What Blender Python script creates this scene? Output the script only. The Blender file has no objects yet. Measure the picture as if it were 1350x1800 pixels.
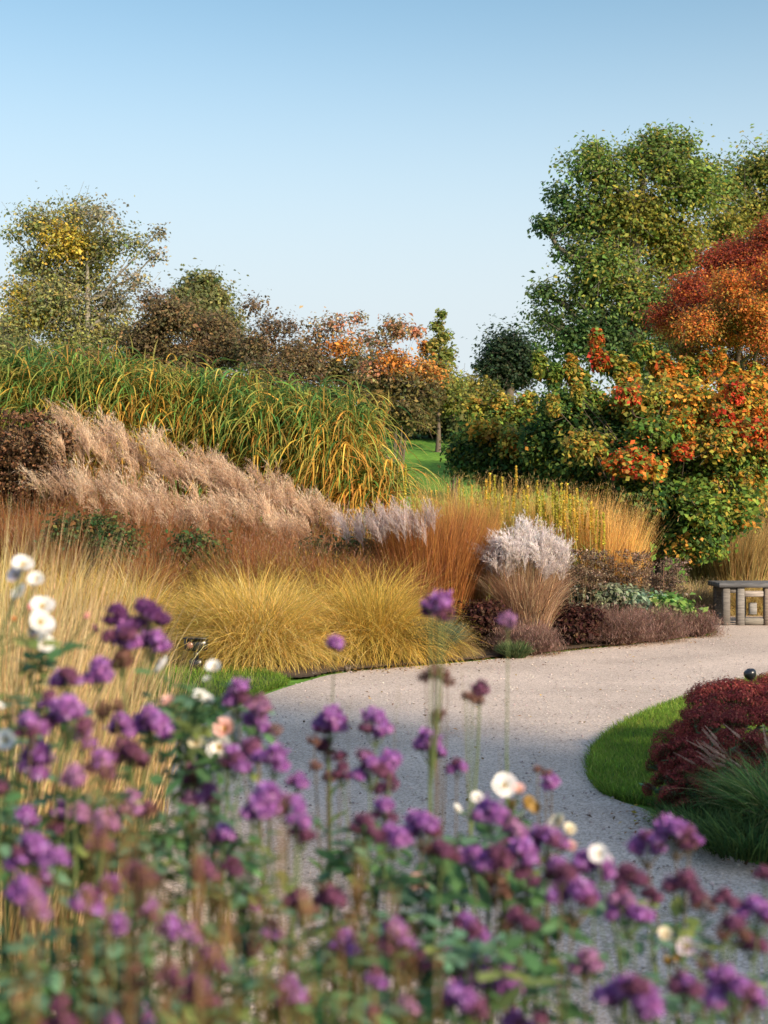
import bpy, math, random
import numpy as np
from mathutils import Vector
PI = math.pi
scene = bpy.context.scene
COL = scene.collection

# ------------------------------------------------------------------ camera
cam = bpy.data.cameras.new('camera'); camo = bpy.data.objects.new('camera', cam); COL.objects.link(camo)
camo.location = (0, 0, 1.5); camo.rotation_euler = (PI/2, 0, 0)
cam.sensor_fit = 'VERTICAL'; cam.sensor_height = 36; cam.lens = 50
cam.clip_start = 0.05; cam.clip_end = 2500
cam.dof.use_dof = True; cam.dof.focus_distance = 15; cam.dof.aperture_fstop = 4.8
scene.camera = camo

# ------------------------------------------------------------------ sky and sun
SUN_DIR = Vector((0.62, -0.70, 0.44)).normalized()
sun_el = math.asin(SUN_DIR.z); sun_az = math.atan2(SUN_DIR.x, SUN_DIR.y)
world = bpy.data.worlds.new("World"); scene.world = world; world.use_nodes = True
nt = world.node_tree; nt.nodes.clear()
wo = nt.nodes.new('ShaderNodeOutputWorld'); bg = nt.nodes.new('ShaderNodeBackground')
sky = nt.nodes.new('ShaderNodeTexSky'); sky.sky_type = 'NISHITA'; sky.sun_disc = False
sky.sun_elevation = sun_el; sky.sun_rotation = sun_az
sky.altitude = 0; sky.air_density = 0.8; sky.dust_density = 0.8; sky.ozone_density = 2.5
bg.inputs['Strength'].default_value = 0.15
tcw = nt.nodes.new('ShaderNodeTexCoord'); sxyz = nt.nodes.new('ShaderNodeSeparateXYZ'); mrw = nt.nodes.new('ShaderNodeMapRange'); mrw.interpolation_type = 'SMOOTHSTEP'
mrw.inputs[1].default_value = .38; mrw.inputs[2].default_value = .10; mrw.inputs[3].default_value = 0; mrw.inputs[4].default_value = .97
vm = nt.nodes.new('ShaderNodeVectorMath'); vm.operation = 'MULTIPLY'; mr2 = nt.nodes.new('ShaderNodeMapRange'); mr2.inputs[1].default_value = .4; mr2.inputs[2].default_value = .65
mx2 = nt.nodes.new('ShaderNodeMix'); mx2.data_type = 'RGBA'; mx2.inputs[6].default_value = (.66, .68, .54, 1); mx2.inputs[7].default_value = (1.25, 1.15, .98, 1)
nt.links.new(mr2.outputs[0], mx2.inputs[0]); nt.links.new(mx2.outputs[2], vm.inputs[1])     # pale autumn haze low in the sky; unseen overhead part brightened as added fill
mixw = nt.nodes.new('ShaderNodeMix'); mixw.data_type = 'RGBA'; mixw.inputs[7].default_value = (2.04, 2.26, 2.38, 1)
nt.links.new(tcw.outputs['Generated'], sxyz.inputs[0]); nt.links.new(sxyz.outputs['Z'], mrw.inputs[0]); nt.links.new(mrw.outputs[0], mixw.inputs[0]); nt.links.new(sxyz.outputs['Z'], mr2.inputs[0])
nt.links.new(sky.outputs[0], vm.inputs[0]); nt.links.new(vm.outputs[0], mixw.inputs[6]); nt.links.new(mixw.outputs[2], bg.inputs[0]); nt.links.new(bg.outputs[0], wo.inputs[0])
sl = bpy.data.lights.new('sun', 'SUN'); sl.energy = 3.3; sl.angle = math.radians(4.0); sl.color = (1.0, 0.82, 0.62)
so = bpy.data.objects.new('sun', sl); COL.objects.link(so); so.rotation_euler = SUN_DIR.to_track_quat('Z', 'Y').to_euler()
scene.view_settings.view_transform = 'Standard'; scene.view_settings.look = 'None'
scene.view_settings.exposure = 1.3; scene.view_settings.gamma = 1
scene.render.engine = 'CYCLES'; scene.cycles.use_denoising = True
scene.cycles.max_bounces = 5; scene.cycles.diffuse_bounces = 3; scene.cycles.glossy_bounces = 2; scene.cycles.transmission_bounces = 3
scene.cycles.caustics_reflective = False; scene.cycles.caustics_refractive = False

# ------------------------------------------------------------------ helpers
F = 2500.0
R = np.random.default_rng(7)
def at(px, py, Y): return np.array([(px-675)/F*Y, Y, 1.5-(py-900)/F*Y])
def X(px, Y): return (px-675)/F*Y
def ss(a, b, t):
    u = np.clip((np.asarray(t, float)-a)/(b-a), 0, 1); return u*u*(3-2*u)
_HY = [0, 16, 20, 24, 28, 42, 60, 100, 300, 2000]; _HZ = [0, 0, .35, 1.0, 1.85, 3.9, 5.6, 7.5, 10, 10]
def gz(x, y):
    h = np.interp(y, _HY, _HZ)
    f = 1 - ss(.5, 2.6, x)*(1-ss(21, 30, y))
    l = ss(15.5, 19, y)*ss(-1, -5, x)*.35*(1-ss(24, 30, y))
    return h*f + l

class G:
    def __init__(s): s.V = []; s.C = []; s.F = []; s.n = 0
    def raw(s, V, Fc, C):
        V = np.asarray(V, float).reshape(-1, 3); C = np.broadcast_to(np.asarray(C, float), V.shape)
        s.V.append(V); s.C.append(C); s.F.append(np.asarray(Fc, int).reshape(-1, 4)+s.n); s.n += len(V)
    def quads(s, Q, C):          # Q (n,4,3), C (n,3) or (n,4,3)
        n = len(Q); C = np.asarray(C, float)
        if C.ndim == 1: C = np.broadcast_to(C, (n, 4, 3))
        elif C.ndim == 2: C = np.repeat(C[:, None], 4, 1)
        s.raw(Q.reshape(-1, 3), np.arange(n*4).reshape(-1, 4), C.reshape(-1, 3))
    def mesh(s, name):
        me = bpy.data.meshes.new(name)
        V = np.concatenate(s.V); C = np.concatenate(s.C); Fc = np.concatenate(s.F)
        me.vertices.add(len(V)); me.vertices.foreach_set('co', V.astype(np.float32).ravel())
        me.loops.add(Fc.size); me.loops.foreach_set('vertex_index', Fc.astype(np.int32).ravel())
        me.polygons.add(len(Fc)); me.polygons.foreach_set('loop_start', (np.arange(len(Fc))*4).astype(np.int32))
        me.update(calc_edges=True)
        a = me.color_attributes.new('Col', 'FLOAT_COLOR', 'POINT')
        a.data.foreach_set('color', np.concatenate([np.clip(C, 0, 1), np.ones((len(C), 1))], 1).astype(np.float32).ravel())
        return me
    def build(s, name, mat, parent=None, smooth=False, loc=None):
        if not s.V: print('EMPTY', name, parent and parent.get('label')); return None
        me = s.mesh(name); me.materials.append(mat)
        if smooth: me.polygons.foreach_set('use_smooth', np.ones(len(me.polygons), bool))
        o = bpy.data.objects.new(name, me); COL.objects.link(o)
        if parent is not None: o.parent = parent
        if loc is not None: o.location = loc
        return o

def tag(o, label=None, cat=None, group=None, kind=None):
    if label: o['label'] = label
    if cat: o['category'] = cat
    if group: o['group'] = group
    if kind: o['kind'] = kind
    return o
def thing(name, loc, label, cat, group=None):
    o = bpy.data.objects.new(name, None); o.empty_display_size = .1; COL.objects.link(o); o.location = [float(v) for v in loc]
    return tag(o, label, cat, group, 'thing')
def inst(me, name, parent, loc, rot=(0, 0, 0), sc=1.0):
    o = bpy.data.objects.new(name, me); COL.objects.link(o); o.parent = parent
    o.location = [float(v) for v in loc]; o.rotation_euler = [float(v) for v in rot]
    o.scale = (sc,)*3 if not hasattr(sc, '__len__') else sc
    return o

def nrm(v): return v/np.maximum(np.linalg.norm(v, axis=-1, keepdims=True), 1e-9)
def jit(c, n, amt=.2, hue=.08, rng=R):
    """n colours round c (or round an (n,3) array): lightness and slight hue variation"""
    c = np.broadcast_to(np.asarray(c, float), (n, 3))
    return c*np.exp(rng.normal(0, amt, (n, 1)))*np.exp(rng.normal(0, hue, (n, 3)))
def pick(pal, n, rng=R):
    """pal = [(weight, colour), ...]"""
    w = np.array([p[0] for p in pal], float); c = np.array([p[1] for p in pal], float)
    return c[rng.choice(len(pal), n, p=w/w.sum())]

def blades(g, P0, az, th0, th1, L, W, Cb, Ct, seg=5, p=1.5, prof='taper', drift=None, twist=.6, Cm=None, rng=R, sway=0.0):
    n = len(P0); t = (np.arange(seg)+.5)/seg
    L = np.broadcast_to(L, n); W = np.broadcast_to(W, n)
    th = th0[:, None]+(th1-th0)[:, None]*t[None]**p
    azs = az[:, None]+sway*rng.normal(0, 1, (n, 1))*t[None]
    st = (L/seg)[:, None]
    d = np.stack([np.sin(th)*np.cos(azs), np.sin(th)*np.sin(azs), np.cos(th)], -1)*st[..., None]
    if drift is not None: d = d+np.asarray(drift)*st[..., None]*t[None, :, None]
    P = np.concatenate([P0[:, None], P0[:, None]+np.cumsum(d, 1)], 1)
    a2 = az+PI/2+rng.normal(0, twist, n)
    side = np.stack([np.cos(a2), np.sin(a2), rng.normal(0, .25, n)], -1)
    tt = np.linspace(0, 1, seg+1)
    if prof == 'taper': w = np.interp(tt, [0, .15, .6, 1], [.7, 1, .8, .08])
    elif prof == 'stem': w = np.interp(tt, [0, 1], [1, .45])
    elif prof == 'leaf': w = np.maximum(np.sin(PI*np.clip(tt*.92+.06, 0, 1)), .06)
    else: w = np.ones(seg+1)
    off = side[:, None]*(W[:, None]*w[None]/2)[..., None]
    V = np.stack([P-off, P+off], 2).reshape(-1, 3)
    i0 = (np.arange(n)*(seg+1)*2)[:, None]+np.arange(seg)[None]*2
    Fc = np.stack([i0, i0+1, i0+3, i0+2], -1)
    Cb = np.broadcast_to(Cb, (n, 3)); Ct = np.broadcast_to(Ct, (n, 3))
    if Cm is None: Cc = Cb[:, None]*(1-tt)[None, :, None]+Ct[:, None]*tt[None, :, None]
    else:
        Cm = np.broadcast_to(Cm, (n, 3)); wb = np.clip(1-2*tt, 0, 1); wt = np.clip(2*tt-1, 0, 1); wm = 1-wb-wt
        Cc = Cb[:, None]*wb[None, :, None]+Cm[:, None]*wm[None, :, None]+Ct[:, None]*wt[None, :, None]
    g.raw(V, Fc, np.repeat(Cc[:, :, None], 2, 2).reshape(-1, 3))
    return P

def tube(g, pts, rad, C, k=6):
    pts = np.asarray(pts, float); m = len(pts); rad = np.broadcast_to(rad, m)
    T = nrm(np.gradient(pts, axis=0)); ref = np.array([.31, .17, .94]) if abs(T[0][2]) < .8 else np.array([.9, .3, .1])
    A = nrm(np.cross(T, ref)); B = np.cross(T, A); an = np.arange(k)/k*2*PI
    V = pts[:, None]+rad[:, None, None]*(A[:, None]*np.cos(an)[None, :, None]+B[:, None]*np.sin(an)[None, :, None])
    i = (np.arange(m-1)*k)[:, None]+np.arange(k)[None]; j = (np.arange(m-1)*k)[:, None]+(np.arange(k)[None]+1) % k
    g.raw(V.reshape(-1, 3), np.stack([i, j, j+k, i+k], -1), C)
def twigs(g, A, B, ra, rb, C, bend=.15, rng=R):
    """n tapered three-sided twigs from A to B with one bend"""
    n = len(A); d = B-A; L = np.linalg.norm(d, axis=1, keepdims=True)
    M = (A+B)/2+rng.normal(0, 1, (n, 3))*L*bend*.5
    T = nrm(d); U = nrm(np.cross(T, rng.normal(0, 1, (n, 3)))); W = np.cross(T, U); an = np.arange(3)/3*2*PI
    ring = U[:, None]*np.cos(an)[None, :, None]+W[:, None]*np.sin(an)[None, :, None]
    ra = np.broadcast_to(ra, n); rb = np.broadcast_to(rb, n)
    V = np.stack([A[:, None]+ring*ra[:, None, None], M[:, None]+ring*((ra+rb)/2)[:, None, None], B[:, None]+ring*rb[:, None, None]], 1)
    b = (np.arange(n)*9)[:, None, None]+np.arange(2)[None, :, None]*3; i = b+np.arange(3); j = b+(np.arange(3)+1) % 3
    g.raw(V.reshape(-1, 3), np.stack([i, j, j+3, i+3], -1).reshape(-1, 4), C)
def leaves(g, P, size, C, up=.3, rng=R, asp=.55, out=None):
    """n rhombic folded leaves at P; out = optional (n,3) preferred normal"""
    n = len(P); d = nrm(rng.normal(0, 1, (n, 3))); nn = rng.normal(0, 1, (n, 3)); nn[:, 2] = np.abs(nn[:, 2])+up
    if out is not None: nn = nn*.6+out
    nn = nrm(nn); d = nrm(d-nn*(d*nn).sum(1, keepdims=True)); s = np.cross(nn, d)
    L = size*np.exp(rng.normal(0, .25, (n, 1))); fold = nn*L*.12
    Q = np.stack([P-d*L*.5, P+s*L*asp*.5+fold, P+d*L*.5, P-s*L*asp*.5+fold], 1)
    g.quads(Q, C)
def boxg(g, c, s, C, rot=0.0, bev=.012):
    """box with chamfered long edges, as quads"""
    cx, cy, cz = c; hx, hy, hz = s[0]/2, s[1]/2, s[2]/2; b = min(bev, hx*.45, hy*.45, hz*.45)
    def ringv(z, ins):
        x, y = hx-ins, hy-ins
        return [(-x+b, -y, z), (x-b, -y, z), (x, -y+b, z), (x, y-b, z), (x-b, y, z), (-x+b, y, z), (-x, y-b, z), (-x, -y+b, z)]
    V = np.array(ringv(-hz, b)+ringv(-hz+b, 0)+ringv(hz-b, 0)+ringv(hz, b)); Fc = []
    for r in range(3):
        for k in range(8): Fc.append((r*8+k, r*8+(k+1) % 8, (r+1)*8+(k+1) % 8, (r+1)*8+k))
    for r, o in ((0, -1), (24, 1)):
        for q in ((0, 1, 2, 7), (7, 2, 3, 6), (6, 3, 4, 5)):
            q = [r+i for i in q]; Fc.append(q if o > 0 else q[::-1])
    ca, sa = math.cos(rot), math.sin(rot)
    W = V.copy(); W[:, 0] = V[:, 0]*ca-V[:, 1]*sa; W[:, 1] = V[:, 0]*sa+V[:, 1]*ca
    g.raw(W+np.array([cx, cy, cz]), Fc, C)

# ------------------------------------------------------------------ materials
def newmat(name):
    m = bpy.data.materials.new(name); m.use_nodes = True; m.node_tree.nodes.clear(); return m, m.node_tree.nodes, m.node_tree.links
def plantmat(name, trans=.35, spec=.25, rough=.6, var=.25):
    m, N, Lk = newmat(name)
    out = N.new('ShaderNodeOutputMaterial'); a = N.new('ShaderNodeAttribute'); a.attribute_name = 'Col'
    geo = N.new('ShaderNodeNewGeometry'); mr = N.new('ShaderNodeMapRange'); mr.inputs[3].default_value = 1-var; mr.inputs[4].default_value = 1+var
    Lk.new(geo.outputs['Random Per Island'], mr.inputs[0])
    mx = N.new('ShaderNodeVectorMath'); mx.operation = 'SCALE'; Lk.new(a.outputs['Color'], mx.inputs[0]); Lk.new(mr.outputs[0], mx.inputs['Scale'])
    p = N.new('ShaderNodeBsdfPrincipled'); p.inputs['Roughness'].default_value = rough; p.inputs['Specular IOR Level'].default_value = spec
    Lk.new(mx.outputs[0], p.inputs['Base Color'])
    if trans > 0:
        t = N.new('ShaderNodeBsdfTranslucent'); Lk.new(mx.outputs[0], t.inputs[0])
        ms = N.new('ShaderNodeMixShader'); ms.inputs[0].default_value = trans
        Lk.new(p.outputs[0], ms.inputs[1]); Lk.new(t.outputs[0], ms.inputs[2]); Lk.new(ms.outputs[0], out.inputs[0])
    else: Lk.new(p.outputs[0], out.inputs[0])
    return m
M_LEAF = plantmat('leaf', .5, .12); M_DRY = plantmat('dry_grass', .4, .15, .7); M_PLUME = plantmat('plume', .5, .05, .9)
M_PETAL = plantmat('petal', .4, .1, .7, .2); M_STEM = plantmat('stem', .1, .2, .6, .15)
def barkmat():
    m, N, Lk = newmat('bark'); out = N.new('ShaderNodeOutputMaterial'); p = N.new('ShaderNodeBsdfPrincipled'); p.inputs['Roughness'].default_value = .85
    a = N.new('ShaderNodeAttribute'); a.attribute_name = 'Col'; tc = N.new('ShaderNodeTexCoord'); nz = N.new('ShaderNodeTexNoise')
    nz.inputs['Scale'].default_value = 9; nz.inputs['Detail'].default_value = 6; Lk.new(tc.outputs['Object'], nz.inputs[0])
    mr = N.new('ShaderNodeMapRange'); mr.inputs[3].default_value = .5; mr.inputs[4].default_value = 1.5; Lk.new(nz.outputs[0], mr.inputs[0])
    mx = N.new('ShaderNodeVectorMath'); mx.operation = 'SCALE'; Lk.new(a.outputs['Color'], mx.inputs[0]); Lk.new(mr.outputs[0], mx.inputs['Scale'])
    Lk.new(mx.outputs[0], p.inputs['Base Color']); b = N.new('ShaderNodeBump'); b.inputs['Strength'].default_value = .5; Lk.new(nz.outputs[0], b.inputs['Height']); Lk.new(b.outputs[0], p.inputs['Normal'])
    Lk.new(p.outputs[0], out.inputs[0]); return m
M_BARK = barkmat()
def groundmat(name, c1, c2, scale, c3=None, fine=None, bump=.3, rough=.9, dist=.02):
    m, N, Lk = newmat(name); out = N.new('ShaderNodeOutputMaterial'); p = N.new('ShaderNodeBsdfPrincipled'); p.inputs['Roughness'].default_value = rough
    p.inputs['Specular IOR Level'].default_value = .15
    geo = N.new('ShaderNodeNewGeometry'); n1 = N.new('ShaderNodeTexNoise'); n1.inputs['Scale'].default_value = scale; n1.inputs['Detail'].default_value = 5
    Lk.new(geo.outputs['Position'], n1.inputs['Vector']); r = N.new('ShaderNodeValToRGB')
    r.color_ramp.elements[0].position = .35; r.color_ramp.elements[1].position = .65
    r.color_ramp.elements[0].color = (*c1, 1); r.color_ramp.elements[1].color = (*c2, 1); Lk.new(n1.outputs[0], r.inputs[0])
    col = r.outputs[0]
    n2 = N.new('ShaderNodeTexNoise'); n2.inputs['Scale'].default_value = fine or scale*12; n2.inputs['Detail'].default_value = 3; Lk.new(geo.outputs['Position'], n2.inputs['Vector'])
    mr = N.new('ShaderNodeMapRange'); mr.inputs[1].default_value = .3; mr.inputs[2].default_value = .7; mr.inputs[3].default_value = .6; mr.inputs[4].default_value = 1.4; Lk.new(n2.outputs[0], mr.inputs[0])
    mx = N.new('ShaderNodeVectorMath'); mx.operation = 'SCALE'; Lk.new(col, mx.inputs[0]); Lk.new(mr.outputs[0], mx.inputs['Scale'])
    Lk.new(mx.outputs[0], p.inputs['Base Color'])
    b = N.new('ShaderNodeBump'); b.inputs['Strength'].default_value = bump; b.inputs['Distance'].default_value = dist; Lk.new(n2.outputs[0], b.inputs['Height']); Lk.new(b.outputs[0], p.inputs['Normal'])
    Lk.new(p.outputs[0], out.inputs[0]); return m
M_GROUND = groundmat('meadow', (.07, .17, .02), (.13, .25, .03), .6, fine=9)
M_SOIL = groundmat('soil', (.05, .035, .022), (.10, .07, .045), 3, bump=.6)
M_TURF = groundmat('turf', (.035, .055, .015), (.06, .08, .02), 4)
def gravelmat():
    m, N, Lk = newmat('gravel'); out = N.new('ShaderNodeOutputMaterial'); p = N.new('ShaderNodeBsdfPrincipled'); p.inputs['Roughness'].default_value = .9
    p.inputs['Specular IOR Level'].default_value = .2
    geo = N.new('ShaderNodeNewGeometry'); v = N.new('ShaderNodeTexVoronoi'); v.inputs['Scale'].default_value = 105; Lk.new(geo.outputs['Position'], v.inputs['Vector'])
    r = N.new('ShaderNodeValToRGB'); cr = r.color_ramp; cr.elements[0].color = (.31, .25, .215, 1); cr.elements[1].color = (.66, .55, .475, 1)
    e = cr.elements.new(.35); e.color = (.46, .37, .30, 1); e = cr.elements.new(.7); e.color = (.57, .465, .38, 1)
    sp = N.new('ShaderNodeSeparateColor'); Lk.new(v.outputs['Color'], sp.inputs[0]); Lk.new(sp.outputs[0], r.inputs[0])
    n1 = N.new('ShaderNodeTexNoise'); n1.inputs['Scale'].default_value = .9; n1.inputs['Detail'].default_value = 6; Lk.new(geo.outputs['Position'], n1.inputs['Vector'])
    mr = N.new('ShaderNodeMapRange'); mr.inputs[1].default_value = .3; mr.inputs[2].default_value = .7; mr.inputs[3].default_value = .80; mr.inputs[4].default_value = 1.12; Lk.new(n1.outputs[0], mr.inputs[0])
    mx = N.new('ShaderNodeVectorMath'); mx.operation = 'SCALE'; Lk.new(r.outputs[0], mx.inputs[0]); Lk.new(mr.outputs[0], mx.inputs['Scale'])
    Lk.new(mx.outputs[0], p.inputs['Base Color'])
    b = N.new('ShaderNodeBump'); b.inputs['Strength'].default_value = .7; b.inputs['Distance'].default_value = .008; b.invert = True
    Lk.new(v.outputs['Distance'], b.inputs['Height']); Lk.new(b.outputs[0], p.inputs['Normal']); Lk.new(p.outputs[0], out.inputs[0]); return m
M_GRAVEL = gravelmat()
def flatmat(name, c, rough=.4, metal=0, noise=0):
    m, N, Lk = newmat(name); out = N.new('ShaderNodeOutputMaterial'); p = N.new('ShaderNodeBsdfPrincipled')
    p.inputs['Roughness'].default_value = rough; p.inputs['Metallic'].default_value = metal
    tc = N.new('ShaderNodeTexCoord'); n1 = N.new('ShaderNodeTexNoise'); n1.inputs['Scale'].default_value = 30; Lk.new(tc.outputs['Object'], n1.inputs[0])
    r = N.new('ShaderNodeValToRGB'); r.color_ramp.elements[0].color = (*[x*.7 for x in c], 1); r.color_ramp.elements[1].color = (*[min(1, x*1.3) for x in c], 1)
    Lk.new(n1.outputs[0], r.inputs[0]); Lk.new(r.outputs[0], p.inputs['Base Color']); Lk.new(p.outputs[0], out.inputs[0]); return m
M_BLACK = flatmat('black_metal', (.012, .013, .016), .3)
M_LENS = flatmat('lamp_glass', (.25, .12, .09), .15)
def woodmat():
    m, N, Lk = newmat('weathered_wood'); out = N.new('ShaderNodeOutputMaterial'); p = N.new('ShaderNodeBsdfPrincipled'); p.inputs['Roughness'].default_value = .8
    a = N.new('ShaderNodeAttribute'); a.attribute_name = 'Col'
    tc = N.new('ShaderNodeTexCoord'); mp = N.new('ShaderNodeMapping'); mp.inputs['Scale'].default_value = (3, 25, 25); Lk.new(tc.outputs['Object'], mp.inputs[0])
    n1 = N.new('ShaderNodeTexNoise'); n1.inputs['Scale'].default_value = 2; n1.inputs['Detail'].default_value = 8; Lk.new(mp.outputs[0], n1.inputs[0])
    mr = N.new('ShaderNodeMapRange'); mr.inputs[1].default_value = .3; mr.inputs[2].default_value = .7; mr.inputs[3].default_value = .55; mr.inputs[4].default_value = 1.35; Lk.new(n1.outputs[0], mr.inputs[0])
    mx = N.new('ShaderNodeVectorMath'); mx.operation = 'SCALE'; Lk.new(a.outputs['Color'], mx.inputs[0]); Lk.new(mr.outputs[0], mx.inputs['Scale'])
    Lk.new(mx.outputs[0], p.inputs['Base Color']); b = N.new('ShaderNodeBump'); b.inputs['Strength'].default_value = .4; Lk.new(n1.outputs[0], b.inputs['Height']); Lk.new(b.outputs[0], p.inputs['Normal'])
    Lk.new(p.outputs[0], out.inputs[0]); return m
M_WOOD = woodmat()

# ------------------------------------------------------------------ the setting
def grid_sheet(name, xs, ys, zf, mat):
    g = G(); Xg, Yg = np.meshgrid(xs, ys); Z = zf(Xg, Yg); nx, ny = len(xs), len(ys)
    i = (np.arange(ny-1)*nx)[:, None]+np.arange(nx-1)[None]
    g.raw(np.stack([Xg, Yg, Z], -1), np.stack([i, i+1, i+1+nx, i+nx], -1), (.5, .5, .5))
    o = g.build(name, mat, smooth=True); tag(o, kind='structure'); return o
xs = np.concatenate([[-1500, -700, -300, -150, -90, -60], np.linspace(-45, -10, 48)[:-1], np.linspace(-10, 6, 108), np.linspace(6, 45, 54)[1:], [60, 90, 150, 300, 700, 1500]])
ys = np.concatenate([[-1500, -600, -200, -80, -40, -20, -8, 0, 4, 8, 12], np.linspace(14, 24, 68), np.linspace(24, 62, 77)[1:], [70, 80, 100, 140, 200, 300, 600, 1100, 2000]])
grid_sheet('ground', xs, ys, gz, M_GROUND)

def smooth_poly(P, it=3):
    P = np.asarray(P, float)
    for _ in range(it):
        Q = np.roll(P, -1, 0); P = np.stack([P*.75+Q*.25, P*.25+Q*.75], 1).reshape(-1, 2)
    return P
def inside(P, poly):
    x, y = P[:, 0], P[:, 1]; r = np.zeros(len(P), bool); a = poly; b = np.roll(poly, -1, 0)
    for (x1, y1), (x2, y2) in zip(a, b):
        c = ((y1 > y) != (y2 > y)); xi = (x2-x1)*(y-y1)/((y2-y1)+1e-12)+x1; r ^= c & (x < xi)
    return r
def slab(name, poly, z, mat, edge=None):
    """flat polygon sheet with a soil edge down to the ground"""
    import bmesh
    bm = bmesh.new(); vs = [bm.verts.new((float(x), float(y), z)) for x, y in poly]; f = bm.faces.new(vs)
    if f.normal.z < 0: f.normal_flip()
    f.normal_update()
    if f.normal.z < 0: f.normal_flip()
    n = len(vs); lo = [bm.verts.new((float(x), float(y), -.02)) for x, y in poly]
    for i in range(n): bm.faces.new((vs[i], vs[(i+1) % n], lo[(i+1) % n], lo[i]))
    bmesh.ops.triangulate(bm, faces=[f])
    me = bpy.data.meshes.new(name); bm.to_mesh(me); bm.free(); me.materials.append(mat)
    o = bpy.data.objects.new(name, me); COL.objects.link(o); tag(o, kind='structure'); return o
def pxp(L): return [((px-675)/F*(3750/(py-900)), 3750/(py-900)) for px, py in L]
PATH = [(-1.5, 3.9), (-1.75, 6), (-1.55, 8), (-1.3, 10), (-1.0, 11.6)]+pxp([(545, 1196), (600, 1182), (820, 1165), (1000, 1145), (1150, 1130), (1262, 1116), (1262, 1106), (1190, 1094)])+[(4.0, 22), (9, 22), (14, 17), (14, 14), (7, 13.9)]+[(4.2, 13.7)]+pxp([(1350, 1186), (1210, 1226), (1100, 1268), (1046, 1310), (1034, 1350), (1048, 1388), (1085, 1410)])+[(1.35, 7.1), (1.38, 6.4), (1.7, 5.8), (2.6, 5.3), (5, 4.8), (5, 3.9)]
PATH = np.array(PATH)
slab('path', smooth_poly(PATH, 2), .006, M_GRAVEL)
slab('flower_bed', np.array([(-6, -1.5), (-6, 7.5), (-2.0, 7.5), (-1.9, 5.5), (-1.6, 4.6), (-1.2, 3.85), (0, 3.7), (2, 3.6), (5, 3.6), (5, -1.5)]), .03, M_SOIL)
LAWN_R = smooth_poly(pxp([(1350, 1190), (1212, 1230), (1104, 1272), (1050, 1312), (1038, 1350), (1052, 1386), (1087, 1408)])+[(1.5, 7.15), (2.2, 7.6), (2.9, 9), (4.2, 12.5)], 2)
LAWN_L = smooth_poly([(-.78, 12.6), (-1.05, 11.7), (-1.36, 10), (-1.62, 8), (-3.2, 7.7), (-7, 9), (-7, 13.7), (-3, 13.7), (-1.5, 13.6)], 2)
BED_R = smooth_poly([(1.45, 7.15), (1.42, 6.45), (1.75, 5.9), (2.6, 5.4), (5, 4.9), (6.5, 8), (5, 12.6), (4.0, 12.2), (2.9, 9), (2.2, 7.5)], 1)
slab('lawn', LAWN_R, .03, M_TURF); slab('lawn', LAWN_L, .03, M_TURF); slab('planting_bed', BED_R, .04, M_SOIL)
BACK_BED = np.array([(-9, 13.75), (-3, 13.75), (-1.6, 13.6), (-.9, 12.62), (-.6, 12.72), (-.3, 13.1), (.9, 13.9), (2.0, 14.9), (2.9, 15.6), (4.3, 17.0), (4.3, 19), (3.9, 19.4), (3.8, 23), (-9, 23)])
def bed_sheet():
    n = 260; xs = np.linspace(-9, 4.3, n); ys = np.linspace(12.6, 23, n); g = G(); Xg, Yg = np.meshgrid(xs, ys)
    ins = inside(np.stack([Xg.ravel(), Yg.ravel()], 1), BACK_BED).reshape(n, n) & ~inside(np.stack([Xg.ravel(), Yg.ravel()], 1), smooth_poly(PATH, 2)).reshape(n, n)
    i, j = np.nonzero(ins[:-1, :-1] & ins[1:, :-1] & ins[:-1, 1:] & ins[1:, 1:]); b = i*n+j
    g.raw(np.stack([Xg, Yg, gz(Xg, Yg)+.025], -1), np.stack([b, b+1, b+1+n, b+n], -1), (.5,)*3)
    tag(g.build('planting_bed', M_SOIL, smooth=True), kind='structure')
bed_sheet()

def turf(poly, n, h, label, pal, z=.03, seed=1):
    rng = np.random.default_rng(seed); lo, hi = poly.min(0), poly.max(0)
    P = rng.uniform(lo, hi, (n*2, 2)); P = P[inside(P, poly)][:n]; m = len(P)
    P3 = np.concatenate([P, np.full((m, 1), z)], 1); g = G()
    c = jit(pick(pal, m, rng), m, .2, .06, rng)
    pat = .5+.5*np.sin(P[:, 0]*3.1+np.sin(P[:, 1]*2.3)*2)*np.sin(P[:, 1]*2.7+1); c = c*(.8+.4*pat[:, None])
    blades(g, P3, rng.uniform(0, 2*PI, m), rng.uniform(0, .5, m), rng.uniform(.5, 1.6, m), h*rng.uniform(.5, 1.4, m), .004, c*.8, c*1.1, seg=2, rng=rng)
    k = rng.integers(0, len(poly), 9000); u = rng.uniform(0, 1, (9000, 1)); E = poly[k]*(1-u)+np.roll(poly, -1, 0)[k]*u+rng.normal(0, .018, (9000, 2)); ce = jit(pick(pal, 9000, rng), 9000, .3, .08, rng)
    blades(g, np.concatenate([E, np.full((9000, 1), .0)], 1), rng.uniform(0, 2*PI, 9000), rng.uniform(0, .8, 9000), rng.uniform(.8, 2.0, 9000), h*rng.uniform(.8, 2.0, 9000), .004, ce*.6, ce, seg=3, rng=rng)
    tag(g.build('grass', M_LEAF), label, 'grass', kind='stuff')
PG = [(3, (.14, .26, .035)), (2, (.22, .33, .04)), (1, (.32, .36, .08))]
turf(LAWN_R, 60000, .045, 'short green lawn grass on the rounded island beside the crimson flowers', PG, seed=2)
turf(LAWN_L, 60000, .05, 'short green lawn grass between gravel path and golden grasses', PG, seed=3)

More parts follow.
